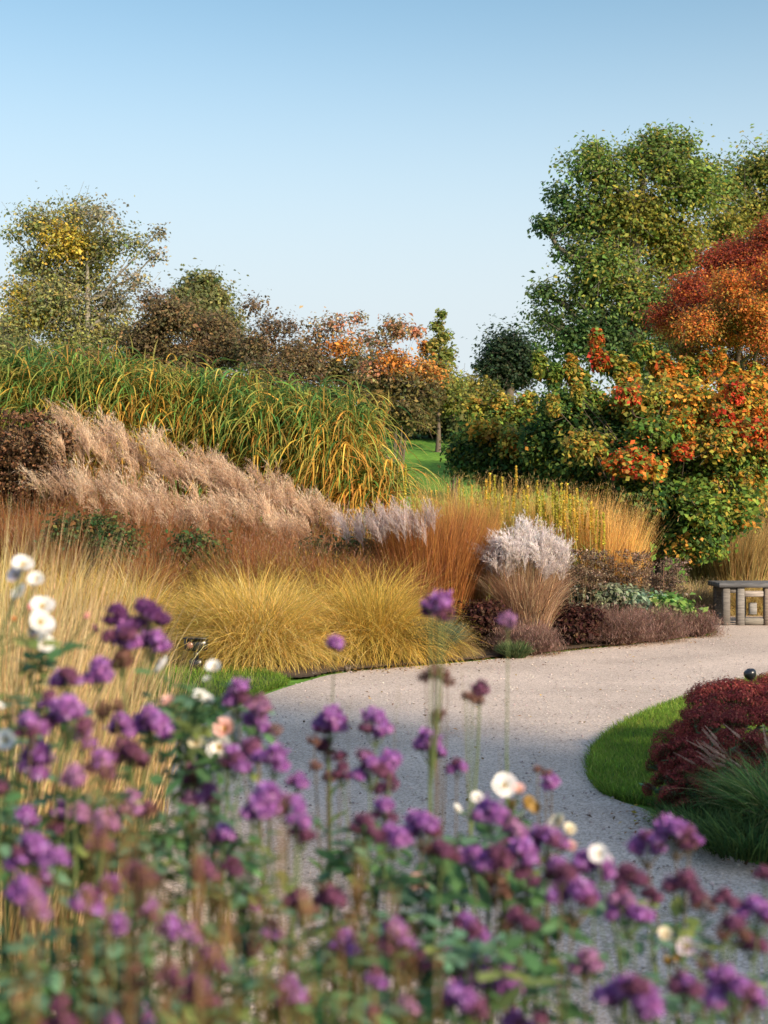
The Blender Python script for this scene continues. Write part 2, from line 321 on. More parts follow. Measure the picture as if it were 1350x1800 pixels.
# loose leaves and stones at the path
def litter():
    rng = np.random.default_rng(5); P = rng.uniform((-1.8, 4), (4.2, 19), (9000, 2)); P = P[inside(P, PATH)]; m = len(P)
    g = G(); s = rng.uniform(.003, .008, (m, 1)); P3 = np.concatenate([P, np.full((m, 1), .009)], 1)
    a = rng.uniform(0, 2*PI, m); d = np.stack([np.cos(a), np.sin(a), a*0], 1)*s; e = np.stack([-np.sin(a), np.cos(a), a*0], 1)*s*.8; up = np.array([0, 0, 1.0])*s*.9
    c = jit(pick([(3, (.40, .33, .30)), (2, (.5, .43, .38)), (2, (.25, .21, .19))], m, rng), m, .15, .04, rng)
    T = [P3-d-e, P3+d-e, P3+d+e, P3-d+e]; U = [P3-d*.5-e*.5+up, P3+d*.6-e*.4+up, P3+d*.5+e*.5+up, P3-d*.4+e*.6+up]
    g.quads(np.stack(U, 1), c)
    for k in range(4): g.quads(np.stack([T[k], T[(k+1) % 4], U[(k+1) % 4], U[k]], 1), c)
    tag(g.build('gravel', M_STEM), 'loose pinkish grey gravel stones on the path', 'gravel', kind='stuff')
    pe = pxp([(600, 1182), (700, 1174), (820, 1165), (1000, 1145), (1150, 1130), (1262, 1116)])
    pe = np.array(pe); k = rng.integers(0, len(pe)-1, 900); u = rng.uniform(0, 1, (900, 1)); P = pe[k]*(1-u)+pe[k+1]*u+rng.normal(0, .16, (900, 2)); P = np.concatenate([P, rng.uniform((-.8, 6), (3.2, 15), (160, 2))])
    e2 = np.array([(1.2, 7.2), (1.35, 6.5), (1.8, 5.8), (2.6, 5.3)]); k = rng.integers(0, 3, 260); u = rng.uniform(0, 1, (260, 1)); P = np.concatenate([P, e2[k]*(1-u)+e2[k+1]*u+rng.normal(0, .12, (260, 2))])
    m = len(P); g = G(); leaves(g, np.concatenate([P, np.full((m, 1), .02)], 1), .03, jit(pick([(2, (.25, .13, .05)), (1, (.4, .28, .07)), (1, (.12, .07, .04))], m, rng), m, .2), up=2.5, rng=rng)
    tag(g.build('leaves', M_LEAF), 'fallen brown leaves scattered along the edges of the path', 'leaves', kind='stuff')
litter()

# ------------------------------------------------------------------ trees and shrubs
BRN = (.10, .075, .055); GRY = (.22, .20, .17)
def tree(name, label, cat, px, Y, lobes, pals, leaf=0.096, clumps=60, per=84, rc=.5, tr=.15, bark=BRN, seed=0, group=None, depth=1.0, twig=.012, shell=2.4, base_py=None, asp=.6, stems=1, crown='crown', sprayup=0, dz=0, mix=.22):
    """lobes: (px, py, rx, ry, palette key, density[, depth offset in m]) measured at the distance Y"""
    rng = np.random.default_rng(seed+100); k = Y/F; bx = X(px, Y); bz = float(gz(bx, Y))
    root = thing(name, (bx, Y, bz), label, cat, group); O = np.array([bx, Y, bz])
    gt, gc = G(), G(); wood = G()
    low = min(l[1] for l in lobes); cz = [at(l[0], l[1], Y) for l in lobes]
    top = max(c[2] for c in cz); lowc = min(c[2]-l[3]*k for c, l in zip(cz, lobes))
    forkz = max(lowc*.6+bz*.4, bz+.25*(top-bz)) if stems == 1 else bz+.1
    # trunk
    trunks = []
    for s in range(stems):
        a = rng.uniform(0, 2*PI); sp = 0 if stems == 1 else .10*(top-bz)
        tz = (bz+(top-bz)*(.93 if stems == 1 else rng.uniform(.5, .8)))
        n = 7; t = np.linspace(0, 1, n); P = np.stack([sp*np.cos(a)*t+np.cumsum(rng.normal(0, tr*.25, n))*(t > 0), sp*np.sin(a)*t+np.cumsum(rng.normal(0, tr*.25, n))*(t > 0), (tz-bz)*t-.1*(t == 0)], 1)
        rr = tr*(1-.85*t)*(1+.5*np.exp(-t*12)); tube(gt, P, rr, bark, 8); trunks.append((P, rr))
    for li, l in enumerate(lobes):
        lx, ly, rx, ry, pk, dens = l[:6]; dy = l[6] if len(l) > 6 else rng.uniform(-.6, .6)*depth*rx*k
        c = at(lx, ly, Y)-O; c[1] += dy; shr = lambda v: max(v*k-rc*.75, v*k*.4)
        rad = np.array([shr(rx), shr(max(rx, ry*.6))*depth if ry < rx*2.5 else shr(rx), shr(ry)])
        P, rr = trunks[li % stems]; hz = np.clip(c[2]-np.hypot(c[0], c[1])*.7, forkz-bz, P[-1, 2]); i = int(np.argmin(np.abs(P[:, 2]-hz))); s0 = P[i]
        mid = s0*.45+c*.55; mid[2] -= .12*np.linalg.norm(c-s0)*(.5 if ry > rx else 1)
        q = np.linspace(0, 1, 6)[:, None]; curve = s0*(1-q)**2+2*mid*q*(1-q)+c*q*q; curve[1:-1] += rng.normal(0, .03, (4, 3))*np.linalg.norm(c-s0)
        r0 = min(rr[i]*.6, tr*.5); tube(wood, curve, np.linspace(r0, r0*.35, 6), bark, 6)
        n = max(2, int(clumps*dens*(rx*ry)/2500.0)); d = nrm(rng.normal(0, 1, (n, 3))); u = rng.uniform(0, 1, (n, 1))**(1/shell); u = np.where(rng.uniform(0, 1, (n, 1)) < .2, u*rng.uniform(1.0, 1.12, (n, 1)), u)
        CP = c+d*u*rad; CP = CP[CP[:, 2] > .15]
        n = len(CP)
        if n == 0: continue
        # sub-limbs: clumps hang on a handful of nodes
        kn = max(2, n//8); ND = c+nrm(rng.normal(0, 1, (kn, 3)))*rng.uniform(.3, .62, (kn, 1))*rad
        j = rng.integers(0, 6, kn); j = np.clip(j, 2, 5)
        twigs(wood, curve[j], ND, r0*.35, r0*.16, bark, .2, rng)
        nn = np.argmin(((CP[:, None]-ND[None])**2).sum(-1), 1); twigs(wood, ND[nn], CP, r0*.14, twig*.5, bark, .25, rng)
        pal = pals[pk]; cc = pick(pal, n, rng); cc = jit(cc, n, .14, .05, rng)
        m = int(per); rcq = min(rc, 1.0*rx*k); rcl = rcq*np.exp(rng.normal(0, .25, (n, 1, 1)))
        off = np.clip(rng.normal(0, 1, (n, m, 3)), -1.7, 1.7)*rcl*.5; off[..., 2] *= .75
        if sprayup: off[..., 2] = np.abs(off[..., 2])*sprayup
        LP = (CP[:, None]+off).reshape(-1, 3); lc = np.repeat(cc, m, 0); lc = jit(lc, len(lc), .16, .07, rng)
        sw = rng.uniform(0, 1, len(lc)) < mix; lc[sw] = jit(pick(pals.get('g', pal) if mix > .25 else pal, int(sw.sum()), rng), int(sw.sum()), .15, .06, rng)
        ou = nrm(LP-c); leaves(gc, LP, leaf, lc, .35, rng, asp, ou*.55)
        m2 = 3; tw = (CP[:, None]+np.clip(rng.normal(0, 1, (n, m2, 3)), -1.6, 1.6)*rcl*.5); twigs(wood, np.repeat(CP, m2, 0), tw.reshape(-1, 3), twig*.5, twig*.25, bark, .3, rng)
    if dz: pass
    gt.build('trunk', M_BARK, root, True); wood.build('branches', M_BARK, root); gc.build(crown, M_LEAF, root)
    return root

# big plane tree, right
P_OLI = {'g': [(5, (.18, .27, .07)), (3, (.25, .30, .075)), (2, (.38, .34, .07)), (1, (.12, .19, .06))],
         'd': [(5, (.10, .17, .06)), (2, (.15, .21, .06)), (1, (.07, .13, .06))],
         'y': [(3, (.26, .27, .06)), (3, (.38, .32, .06)), (2, (.16, .21, .05))]}
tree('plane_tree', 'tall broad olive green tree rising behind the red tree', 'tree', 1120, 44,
     [(1070, 305, 60, 50, 'g', 1), (1165, 280, 70, 50, 'g', 1), (1210, 330, 60, 70, 'g', 1), (1045, 380, 60, 60, 'g', .9), (1120, 380, 90, 80, 'y', 1), (1190, 430, 80, 80, 'y', 1),
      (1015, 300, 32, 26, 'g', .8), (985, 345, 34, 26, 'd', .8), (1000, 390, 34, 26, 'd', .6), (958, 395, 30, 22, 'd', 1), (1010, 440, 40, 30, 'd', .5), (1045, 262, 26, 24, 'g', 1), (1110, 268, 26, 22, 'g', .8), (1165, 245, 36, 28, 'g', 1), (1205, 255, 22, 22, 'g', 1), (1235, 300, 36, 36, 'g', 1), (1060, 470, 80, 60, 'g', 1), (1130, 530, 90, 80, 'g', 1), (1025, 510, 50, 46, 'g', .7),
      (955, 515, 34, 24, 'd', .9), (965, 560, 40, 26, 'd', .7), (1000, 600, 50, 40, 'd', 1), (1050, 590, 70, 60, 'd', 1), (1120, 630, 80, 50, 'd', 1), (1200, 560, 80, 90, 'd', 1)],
     P_OLI, leaf=.13, clumps=25, per=92, rc=.95, tr=.42, bark=(.13, .11, .08), seed=1, twig=.03, shell=2.2)
tree('plane_tree', 'olive green tree at the right edge, its top just above the red tree', 'tree', 1390, 47,
     [(1320, 300, 45, 40, 'g', 1), (1370, 290, 60, 50, 'g', 1), (1275, 340, 40, 45, 'g', .9), (1340, 370, 70, 60, 'y', 1), (1270, 410, 60, 50, 'y', 1), (1420, 380, 80, 90, 'g', 1), (1300, 470, 80, 60, 'g', 1), (1400, 500, 90, 90, 'd', .8)],
     P_OLI, leaf=.13, clumps=25, per=92, rc=.95, tr=.38, bark=(.13, .11, .08), seed=2, twig=.03, shell=2.2)
# red tree
P_RED = {'r': [(4, (.40, .08, .045)), (2, (.54, .12, .045)), (2, (.26, .07, .055)), (1, (.55, .20, .05))], 'o': [(3, (.70, .24, .05)), (2, (.60, .15, .05)), (2, (.42, .30, .07))],
         'm': [(2, (.22, .21, .06)), (2, (.42, .23, .06)), (1, (.38, .11, .05))]}
tree('red_tree', 'misty dark red and orange tree standing below the olive green tree', 'tree', 1300, 27,
     [(1360, 415, 50, 40, 'r', 1.2), (1300, 445, 44, 36, 'r', 1.1), (1255, 455, 26, 22, 'r', 1.1), (1210, 510, 44, 30, 'r', 1), (1165, 555, 34, 24, 'r', 1), (1345, 540, 60, 24, 'm', 1.4, -1.2), (1260, 560, 60, 18, 'm', 1.2, -1.2), (1200, 590, 44, 16, 'o', 1.6, -1.3), (1310, 600, 40, 18, 'o', 1.4, -1.3), (1250, 520, 34, 14, 'o', 1.6, -1.5), (1330, 500, 34, 18, 'o', 1.5, -1.7), (1290, 560, 50, 14, 'o', 1.6, -1.6), (1290, 535, 100, 80, 'o', .6), (1340, 490, 70, 70, 'r', .8), (1230, 560, 70, 40, 'o', .8), (1300, 470, 50, 50, 'r', .7), (1345, 445, 55, 40, 'r', 1), (1270, 480, 45, 40, 'r', .9), (1320, 520, 60, 40, 'r', 1), (1220, 540, 60, 30, 'r', 1), (1190, 575, 45, 24, 'o', 1), (1260, 590, 70, 34, 'o', 1), (1340, 590, 50, 50, 'o', 1),
      (1200, 620, 50, 30, 'm', .8), (1290, 640, 70, 40, 'm', .9), (1400, 500, 70, 90, 'r', 1), (1380, 640, 60, 60, 'm', 1)],
     P_RED, leaf=0.044, clumps=50, per=133, rc=.36, tr=.12, seed=3, twig=.012, crown='crown')
# autumn shrub
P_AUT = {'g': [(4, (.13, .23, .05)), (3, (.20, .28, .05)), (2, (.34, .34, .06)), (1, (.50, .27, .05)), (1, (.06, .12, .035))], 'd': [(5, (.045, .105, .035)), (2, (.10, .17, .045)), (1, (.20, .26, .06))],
         'y': [(4, (.46, .35, .07)), (3, (.28, .30, .06)), (2, (.54, .28, .05))], 'o': [(4, (.68, .27, .045)), (2, (.62, .38, .06)), (1, (.30, .30, .06)), (1, (.62, .14, .035))],
         'r': [(4, (.65, .075, .04)), (3, (.65, .19, .04)), (1, (.4, .27, .06))], 's': [(4, (.60, .13, .035)), (2, (.40, .30, .05))]}
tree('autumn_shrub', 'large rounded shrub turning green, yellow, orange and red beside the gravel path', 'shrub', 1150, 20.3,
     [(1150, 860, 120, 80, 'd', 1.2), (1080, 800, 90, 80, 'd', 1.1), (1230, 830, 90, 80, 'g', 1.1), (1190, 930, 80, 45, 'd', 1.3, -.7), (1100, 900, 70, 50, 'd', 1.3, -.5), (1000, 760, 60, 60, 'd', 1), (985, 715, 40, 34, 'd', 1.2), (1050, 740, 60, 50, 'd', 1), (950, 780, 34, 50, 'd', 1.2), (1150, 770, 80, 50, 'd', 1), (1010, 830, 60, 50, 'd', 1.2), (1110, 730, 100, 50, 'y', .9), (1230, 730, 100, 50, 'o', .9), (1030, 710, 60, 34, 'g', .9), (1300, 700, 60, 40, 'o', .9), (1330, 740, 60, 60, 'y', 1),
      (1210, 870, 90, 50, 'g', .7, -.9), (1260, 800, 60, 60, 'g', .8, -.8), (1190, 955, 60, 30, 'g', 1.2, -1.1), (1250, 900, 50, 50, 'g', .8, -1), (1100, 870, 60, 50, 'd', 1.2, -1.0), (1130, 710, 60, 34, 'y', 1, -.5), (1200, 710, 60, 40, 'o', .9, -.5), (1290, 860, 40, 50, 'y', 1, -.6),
      (1075, 640, 8, 46, 'g', 3), (1150, 640, 8, 44, 'y', 3), (1205, 650, 8, 50, 'y', 3), (1275, 680, 8, 50, 'y', 3), (1325, 655, 8, 46, 'o', 3), (1180, 760, 9, 50, 'o', 2.6, -1.1), (1245, 770, 9, 44, 'r', 2.6, -1.2), (1300, 730, 9, 44, 'o', 2.6, -1.1), (1130, 770, 9, 44, 'y', 2.6, -1.1), (1270, 850, 9, 40, 'y', 2.6, -1.2), (960, 720, 8, 40, 'y', 2.4, -.9), (1000, 700, 8, 40, 'y', 2.4, -.9), (1048, 600, 9, 42, 's', 3), (1055, 635, 12, 30, 'r', 3), (948, 640, 9, 50, 'y', 2.5), (975, 660, 12, 50, 'g', 2.2), (1005, 650, 11, 50, 'y', 2.2), (1025, 670, 10, 44, 'g', 2.2), (1132, 615, 13, 26, 'g', 3), (1090, 655, 11, 50, 'y', 2.4), (1110, 660, 10, 50, 'o', 2.4), (1165, 655, 11, 54, 'o', 2.6), (1190, 670, 11, 50, 'o', 2.6), (1240, 650, 9, 54, 'o', 3), (1263, 635, 9, 52, 'o', 3), (1290, 660, 9, 50, 'o', 3), (1218, 665, 9, 50, 'g', 2.6), (1312, 670, 10, 46, 'o', 2.6), (1340, 680, 12, 54, 'o', 2.4), (1145, 680, 9, 44, 'g', 2.6),
      (1080, 708, 16, 13, 'r', 3.4, -1.1), (1262, 700, 11, 36, 'r', 3, -1), (1238, 738, 14, 20, 'r', 3, -1.1), (1290, 770, 26, 28, 'r', 2.4, -1.2), (1165, 800, 14, 20, 'r', 3, -1.4), (1082, 820, 28, 16, 'r', 3.2, -1.5), (1045, 824, 14, 9, 'o', 3, -1.5), (1112, 830, 18, 10, 'o', 3, -1.5), (1160, 745, 11, 32, 'o', 2.6, -1.1), (1330, 800, 34, 34, 'y', 1.4, -.8), (1225, 785, 34, 18, 'y', 1.7, -1.2), (1010, 790, 40, 10, 'y', 1.5, -1.2), (1120, 770, 40, 16, 'g', 1.5, -1.2), (1200, 900, 40, 20, 'g', 1.7, -1.4)],
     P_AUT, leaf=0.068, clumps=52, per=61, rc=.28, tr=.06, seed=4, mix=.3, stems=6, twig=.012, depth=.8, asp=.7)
tree('golden_shrub', 'yellow green shrub with upright golden shoots left of the large autumn shrub', 'shrub', 880, 22.5,
     [(880, 800, 70, 60, 'd', 1.3), (830, 790, 50, 50, 'd', 1.2), (940, 790, 60, 60, 'd', 1.2), (870, 740, 50, 40, 'g', 1), (930, 740, 40, 40, 'g', 1), (910, 840, 80, 40, 'd', 1.3), (835, 720, 12, 40, 'y', 2.4), (860, 725, 10, 34, 'y', 2.4), (878, 715, 12, 45, 'y', 2.4), (895, 740, 14, 40, 'y', 2.2), (915, 720, 10, 34, 'y', 2.4), (930, 700, 12, 30, 'y', 2), (845, 760, 26, 26, 'y', 1.4, -.6), (900, 780, 30, 26, 'y', 1.2, -.6), (815, 800, 24, 30, 'd', 1.3)],
     P_AUT, leaf=0.068, clumps=46, per=56, rc=.28, tr=.05, seed=5, mix=.3, stems=5, twig=.012, depth=.8, asp=.7)
# dark round tree
P_DK = {'d': [(4, (0.0438, 0.075, 0.0438)), (2, (0.0625, 0.1, 0.05)), (1, (0.1, 0.125, 0.0625))]}
tree('dark_tree', 'dark green round tree seen small between orange leaves and tall olive tree', 'tree', 892, 62,
     [(895, 625, 38, 36, 'd', 1.6), (865, 655, 28, 34, 'd', 1.6), (925, 650, 30, 38, 'd', 1.6), (895, 675, 50, 30, 'd', 1.6)], P_DK, leaf=0.16, clumps=60, per=84, rc=1.0, tr=.3, seed=6, twig=.03, sprayup=1.3)
# orange leaved small trees
P_ORG = {'p': [(3, (.50, .24, .14)), (2, (.42, .28, .14)), (2, (.26, .22, .11))], 'o': [(4, (.66, .27, .06)), (2, (.55, .32, .09)), (1, (.3, .22, .08))], 'b': [(3, (.16, .135, .06)), (2, (.22, .18, .06)), (1, (.11, .13, .05))], 'g': [(3, (.22, .26, .07)), (2, (.34, .30, .07)), (1, (.16, .20, .06))]}
tree('orange_tree', 'thin tree with sparse salmon pink leaves above the tall reed clumps', 'tree', 600, 34,
     [(560, 585, 30, 20, 'p', .7), (595, 575, 30, 20, 'p', .6), (632, 560, 14, 16, 'p', .7), (645, 600, 30, 30, 'p', .35), (550, 620, 40, 26, 'p', .7), (600, 615, 40, 20, 'o', .9), (640, 640, 50, 30, 'b', .6), (580, 655, 60, 30, 'b', 1), (640, 680, 60, 34, 'b', 1.2), (570, 700, 60, 30, 'b', 1.2)], P_ORG, leaf=.085, clumps=60, per=42, rc=.42, tr=.045, seed=7, twig=.016, stems=3)
tree('orange_tree', 'small tree with a bright orange patch of leaves on a bare spreading frame', 'tree', 705, 31,
     [(695, 578, 30, 26, 'p', .7), (732, 580, 16, 30, 'p', .5),  (670, 605, 26, 20, 'p', .5), (690, 640, 40, 20, 'o', 1.6), (735, 648, 34, 18, 'o', 1.3), (765, 660, 24, 16, 'o', .8), (655, 655, 34, 26, 'p', .6), (700, 675, 60, 26, 'b', .9), (750, 690, 46, 26, 'b', .9), (670, 700, 50, 30, 'b', 1.1), (715, 728, 56, 28, 'b', 1.1), (660, 745, 34, 30, 'b', 1.1)], P_ORG, leaf=0.08, clumps=60, per=44, rc=.40, tr=.04, seed=8, twig=.016, stems=3)
tree('slender_tree', 'slender yellow green tree with a pointed tuft at its top', 'tree', 770, 36,
     [(776, 552, 7, 11, 'g', 3), (770, 573, 10, 16, 'g', 2.2), (779, 592, 14, 14, 'g', 2), (762, 608, 16, 15, 'g', 1.6), (786, 622, 14, 16, 'g', 1.5), (768, 640, 26, 22, 'g', 1.5), (745, 612, 12, 16, 'o', 1.2), (780, 675, 36, 26, 'g', 1.4), (750, 690, 34, 28, 'b', 1.3), (800, 705, 34, 28, 'g', 1.3), (740, 730, 34, 26, 'b', 1.2)], P_ORG, leaf=0.096, clumps=60, per=44, rc=.45, tr=.06, seed=9, twig=.016)
# understorey beyond the hill lawn
P_UN = {'b': [(3, (0.168, 0.168, 0.06)), (2, (0.24, 0.216, 0.066)), (1, (0.096, 0.132, 0.054))], 'y': [(3, (0.192, 0.192, 0.048)), (2, (0.264, 0.216, 0.048)), (1, (0.108, 0.132, 0.036))], 'o': [(3, (0.264, 0.168, 0.048)), (2, (0.144, 0.144, 0.048))]}
tree('hedge_shrub', 'dull olive shrub at the top of the sunlit lawn slope', 'shrub', 760, 40, [(745, 735, 56, 26, 'b', 1.6), (790, 728, 50, 36, 'b', 1.6), (700, 738, 44, 22, 'b', 1.5), (785, 748, 30, 10, 'b', 1.2)], P_UN, leaf=0.104, clumps=60, per=61, rc=.55, tr=.08, seed=10, stems=5)
tree('hedge_shrub', 'yellowish shrub just left of the dark round tree', 'shrub', 830, 38, [(815, 690, 34, 40, 'y', 1.5), (845, 700, 34, 40, 'y', 1.5), (830, 745, 44, 36, 'b', 1.5), (880, 730, 50, 44, 'y', 1.5)], P_UN, leaf=0.096, clumps=60, per=56, rc=.5, tr=.08, seed=11, stems=5)
tree('hedge_shrub', 'low dark green shrub at the right side of the lawn slope', 'shrub', 800, 27, [(825, 815, 30, 24, 'b', 1.6), (860, 790, 44, 40, 'b', 1.6)], P_UN, leaf=0.08, clumps=60, per=61, rc=.34, tr=.05, seed=12, stems=5)
tree('hedge_shrub', 'rusty olive shrub between the tall reeds and the lawn slope', 'shrub', 690, 28.5, [(655, 715, 28, 30, 'o', 1.3), (640, 770, 26, 40, 'b', 1.3)], P_UN, leaf=0.08, clumps=60, per=56, rc=.38, tr=.05, seed=13, stems=5)
# birch, left
P_BI = {'y': [(4, (0.644, 0.476, 0.084)), (2, (0.462, 0.392, 0.084)), (1, (0.252, 0.266, 0.084))], 'g': [(3, (0.266, 0.28, 0.112)), (2, (0.392, 0.35, 0.112)), (1, (0.168, 0.21, 0.098))], 'w': [(3, (0.28, 0.252, 0.154)), (2, (0.392, 0.336, 0.182)), (1, (0.182, 0.182, 0.112))]}
tree('birch_tree', 'airy birch with yellow leaves in its middle, tallest tree on the left', 'tree', 150, 38,
     [(125, 375, 50, 36, 'g', .8), (95, 410, 50, 40, 'y', .5), (150, 440, 70, 60, 'y', .5), (90, 500, 70, 44, 'g', .9), (60, 560, 70, 40, 'y', .7), (150, 560, 60, 40, 'g', .9), (210, 580, 50, 40, 'g', .8),  (70, 400, 46, 40, 'g', .8), (180, 385, 46, 30, 'w', .55), (120, 430, 60, 46, 'y', 1.5), (60, 460, 50, 40, 'g', 1), (190, 430, 50, 36, 'g', .7), (150, 490, 60, 36, 'g', .7), (240, 430, 36, 20, 'g', .7), (280, 410, 20, 14, 'w', .7), (270, 450, 26, 16, 'w', .5), (40, 520, 50, 46, 'y', 1), (100, 540, 70, 50, 'g', 1.2), (190, 530, 50, 40, 'w', .7), (20, 410, 18, 12, 'g', 1), (140, 600, 90, 50, 'g', 1.2), (30, 590, 60, 50, 'g', 1.2), (240, 500, 36, 40, 'w', .4)],
     P_BI, leaf=0.092, clumps=42, per=47, rc=.62, tr=.16, bark=GRY, seed=14, twig=.016, shell=1.9)
P_BR = {'b': [(4, (0.204, 0.15, 0.078)), (2, (0.288, 0.186, 0.084)), (2, (0.144, 0.132, 0.066))], 'g': [(3, (0.228, 0.228, 0.084)), (2, (0.168, 0.192, 0.084)), (1, (0.324, 0.276, 0.096))], 'w': [(2, (0.168, 0.132, 0.096)), (2, (0.24, 0.156, 0.084))]}
tree('round_tree', 'rounded green treetop rising behind the brown thicket', 'tree', 350, 50, [(350, 500, 30, 26, 'g', 1.7), (330, 525, 28, 26, 'g', 1.6), (378, 525, 26, 28, 'g', 1.6), (350, 560, 46, 40, 'g', 1.6), (390, 570, 34, 34, 'g', 1.4)], P_BR, leaf=0.136, clumps=60, per=70, rc=.8, tr=.2, seed=15, twig=.025)
tree('brown_tree', 'brown leaved spreading tree below the round green treetop', 'tree', 330, 35, [(300, 560, 60, 36, 'b', 1.4), (370, 580, 60, 40, 'b', 1.5), (260, 600, 60, 44, 'b', 1.3), (330, 630, 80, 44, 'b', 1.6), (420, 620, 50, 40, 'b', 1.5), (230, 640, 60, 40, 'b', 1.5), (270, 530, 30, 26, 'w', .6), (300, 680, 110, 40, 'b', 1.2), (410, 690, 70, 34, 'b', 1.2)], P_BR, leaf=0.08, clumps=60, per=56, rc=.5, tr=.15, seed=16, twig=.014, stems=4)
tree('brown_tree', 'wispy half bare tree right of the brown thicket', 'tree', 470, 33, [(450, 540, 26, 20, 'w', .6), (475, 570, 40, 28, 'w', .6), (505, 575, 24, 24, 'w', .5), (450, 610, 50, 36, 'b', 1.2), (510, 620, 40, 34, 'b', 1.1), (480, 660, 60, 36, 'b', 1.5), (540, 650, 40, 30, 'b', 1.3), (500, 700, 80, 34, 'b', 1.3), (590, 710, 50, 34, 'b', 1.2)], P_BR, leaf=0.072, clumps=60, per=44, rc=.46, tr=.12, seed=17, twig=.014, stems=4)
tree('brown_tree', 'low brown green tree behind the reeds at the far left', 'tree', 80, 33, [(40, 640, 80, 50, 'g', 1.3), (140, 650, 80, 44, 'b', 1.4), (-30, 620, 60, 60, 'g', 1.2)], P_BR, leaf=0.08, clumps=60, per=50, rc=.5, tr=.12, seed=18, twig=.014, stems=4)

# trees outside the view that shade the foreground and the far bend of the path
P_SH = {'g': [(3, (.07, .11, .02)), (2, (.12, .14, .03))]}
def shade_tree(x, y, z0, z1, r, label, seed, clumps=60):
    k = 30/F; px = 675+x/k; h = float(gz(x, 30)); z0 += h; z1 += h; c = (z0+z1)/2
    lob = [(px+dx/k, 900-(zz-1.5)/k, r*.62/k, (z1-z0)*.36/k, 'g', 1, dy) for dx, dy, zz in ((0, 0, z1-(z1-z0)*.3), (-r*.55, r*.3, c), (r*.55, -r*.3, c), (0, r*.6, z0+(z1-z0)*.3), (r*.3, -r*.6, z0+(z1-z0)*.35), (-r*.5, -r*.4, z0+(z1-z0)*.35))]
    o = tree('shade_tree', label, 'tree', px, 30, lob, P_SH, leaf=.26, clumps=clumps, per=30, rc=.7, tr=.25, seed=seed, depth=1.2, twig=.02)
    o.location = (x, y, 0); return o
shade_tree(11.0, -3.9, 2.5, 10, 2.3, 'narrow leafy tree standing to the right of the viewer', 31, 9)

# ------------------------------------------------------------------ midground grasses and perennials
def disc(n, r, rng, sq=1.0):
    a = rng.uniform(0, 2*PI, n); q = np.sqrt(rng.uniform(0, 1, n))*r
    return np.stack([np.cos(a)*q, np.sin(a)*q*sq, np.zeros(n)], 1), a
def root_at(name, px, Y, label, cat, group=None):
    x = X(px, Y); z = float(gz(x, Y)); return thing(name, (x, Y, z), label, cat, group), x, z
def hgt(py, Y, z): return 1.5-(py-900)/F*Y-z

# tall reeds
REED_D = [(-75, 598, 'tall green reed clump beyond the left edge of the view', .2), (15, 592, 'tall reed clump with dark green drooping leaves at the left edge', .15),
          (95, 590, 'tall green reed clump in front of the birch', .25), (170, 594, 'tall reed clump above the first pink plumes', .4), (245, 612, 'tall reed clump with the most golden orange leaves', .8),
          (315, 622, 'golden green reed clump below the brown tree', .65), (390, 634, 'reed clump with dark gaps between its golden stems', .35), (455, 640, 'deep green reed clump in the middle of the row', .2),
          (520, 650, 'green reed clump with gold hanging leaves, below the wispy tree', .35), (572, 662, 'yellow green reed clump, second from the right end of the row', .6), (602, 684, 'low yellow reed clump ending the row beside the lawn slope', .75)]
def reeds(px, top, label, gold, seed):
    rng = np.random.default_rng(seed); Y = 21+rng.uniform(-.3, .5); root, x, z = root_at('reed_clump', px, Y, label, 'reed clump', 'tall reeds along the back of the bed')
    H = hgt(top, Y, z)-.12; n = 95; P, a = disc(n, .42, rng, 1.5); h = H*np.minimum(1.03, rng.normal(.92, .07, n))*(1-.17*np.sum(P**2, 1)/.40); gs, gl = G(), G()
    lean = rng.uniform(0, .09, n)
    cs = jit(pick([(4, (.40, .22, .05)), (3, (.28, .14, .04)), (1, (.16, .18, .04))], n, rng), n, .2, .07, rng)
    PP = blades(gs, P, a, lean, lean+.1, h, .022, cs*.8, cs, seg=5, prof='stem', rng=rng)
    per = 16; m = n*per; i = np.repeat(np.arange(n), per); u = rng.uniform(.32, 1, m)**.62; f = u*5; k = np.minimum(f.astype(int), 4); w = (f-k)[:, None]
    B = PP[i, k]*(1-w)+PP[i, k+1]*w
    green = pick([(4, (.08, .19, .05)), (3, (.15, .27, .06)), (3, (.30, .32, .07))], m, rng); gld = pick([(4, (.66, .38, .07)), (2, (.50, .24, .06)), (3, (.50, .42, .10))], m, rng)
    pg = np.clip(gold*.45+(.86-u)*1.9, 0.02, 1)[:, None]; isg = rng.uniform(0, 1, (m, 1)) < pg; c = jit(np.where(isg, gld, green), m, .2, .06, rng)
    tip = np.where(rng.uniform(0, 1, (m, 1)) < .3, gld, c*1.1)
    az = a[i]*.5+rng.uniform(-PI, PI, m)*.9; az = np.where(rng.uniform(0, 1, m) < .45, -PI/2+rng.normal(0, .9, m), az)
    if px > 560: az = np.where((np.cos(az) > .1) & (rng.uniform(0, 1, m) < .65), PI-az, az)
    th1 = rng.uniform(2.4, 3.05, m); L = rng.uniform(.6, 1.2, m)*np.interp(u, [.3, .8, 1], [.8, 1.1, .75])
    blades(gl, B, az, rng.uniform(.1, .5, m), th1, L, rng.uniform(.016, .036, m), c, tip, seg=7, p=.62, twist=.7, rng=rng)
    e = 5; blades(gl, PP[rng.integers(0, n, e), 5], rng.uniform(0, 6, e), rng.uniform(0, .3, e), rng.uniform(.3, .8, e), rng.uniform(.2, .45, e), .02, (.25, .26, .06), (.4, .33, .1), seg=4, rng=rng)
    gs.build('stems', M_DRY, root); gl.build('foliage', M_LEAF, root)
REED_D.append((642, 785, 'small yellowing reed tuft at the foot of the right end of the row', .9))
for i, (px, top, lab, gold) in enumerate(REED_D): reeds(px, top, lab, gold, 200+i)

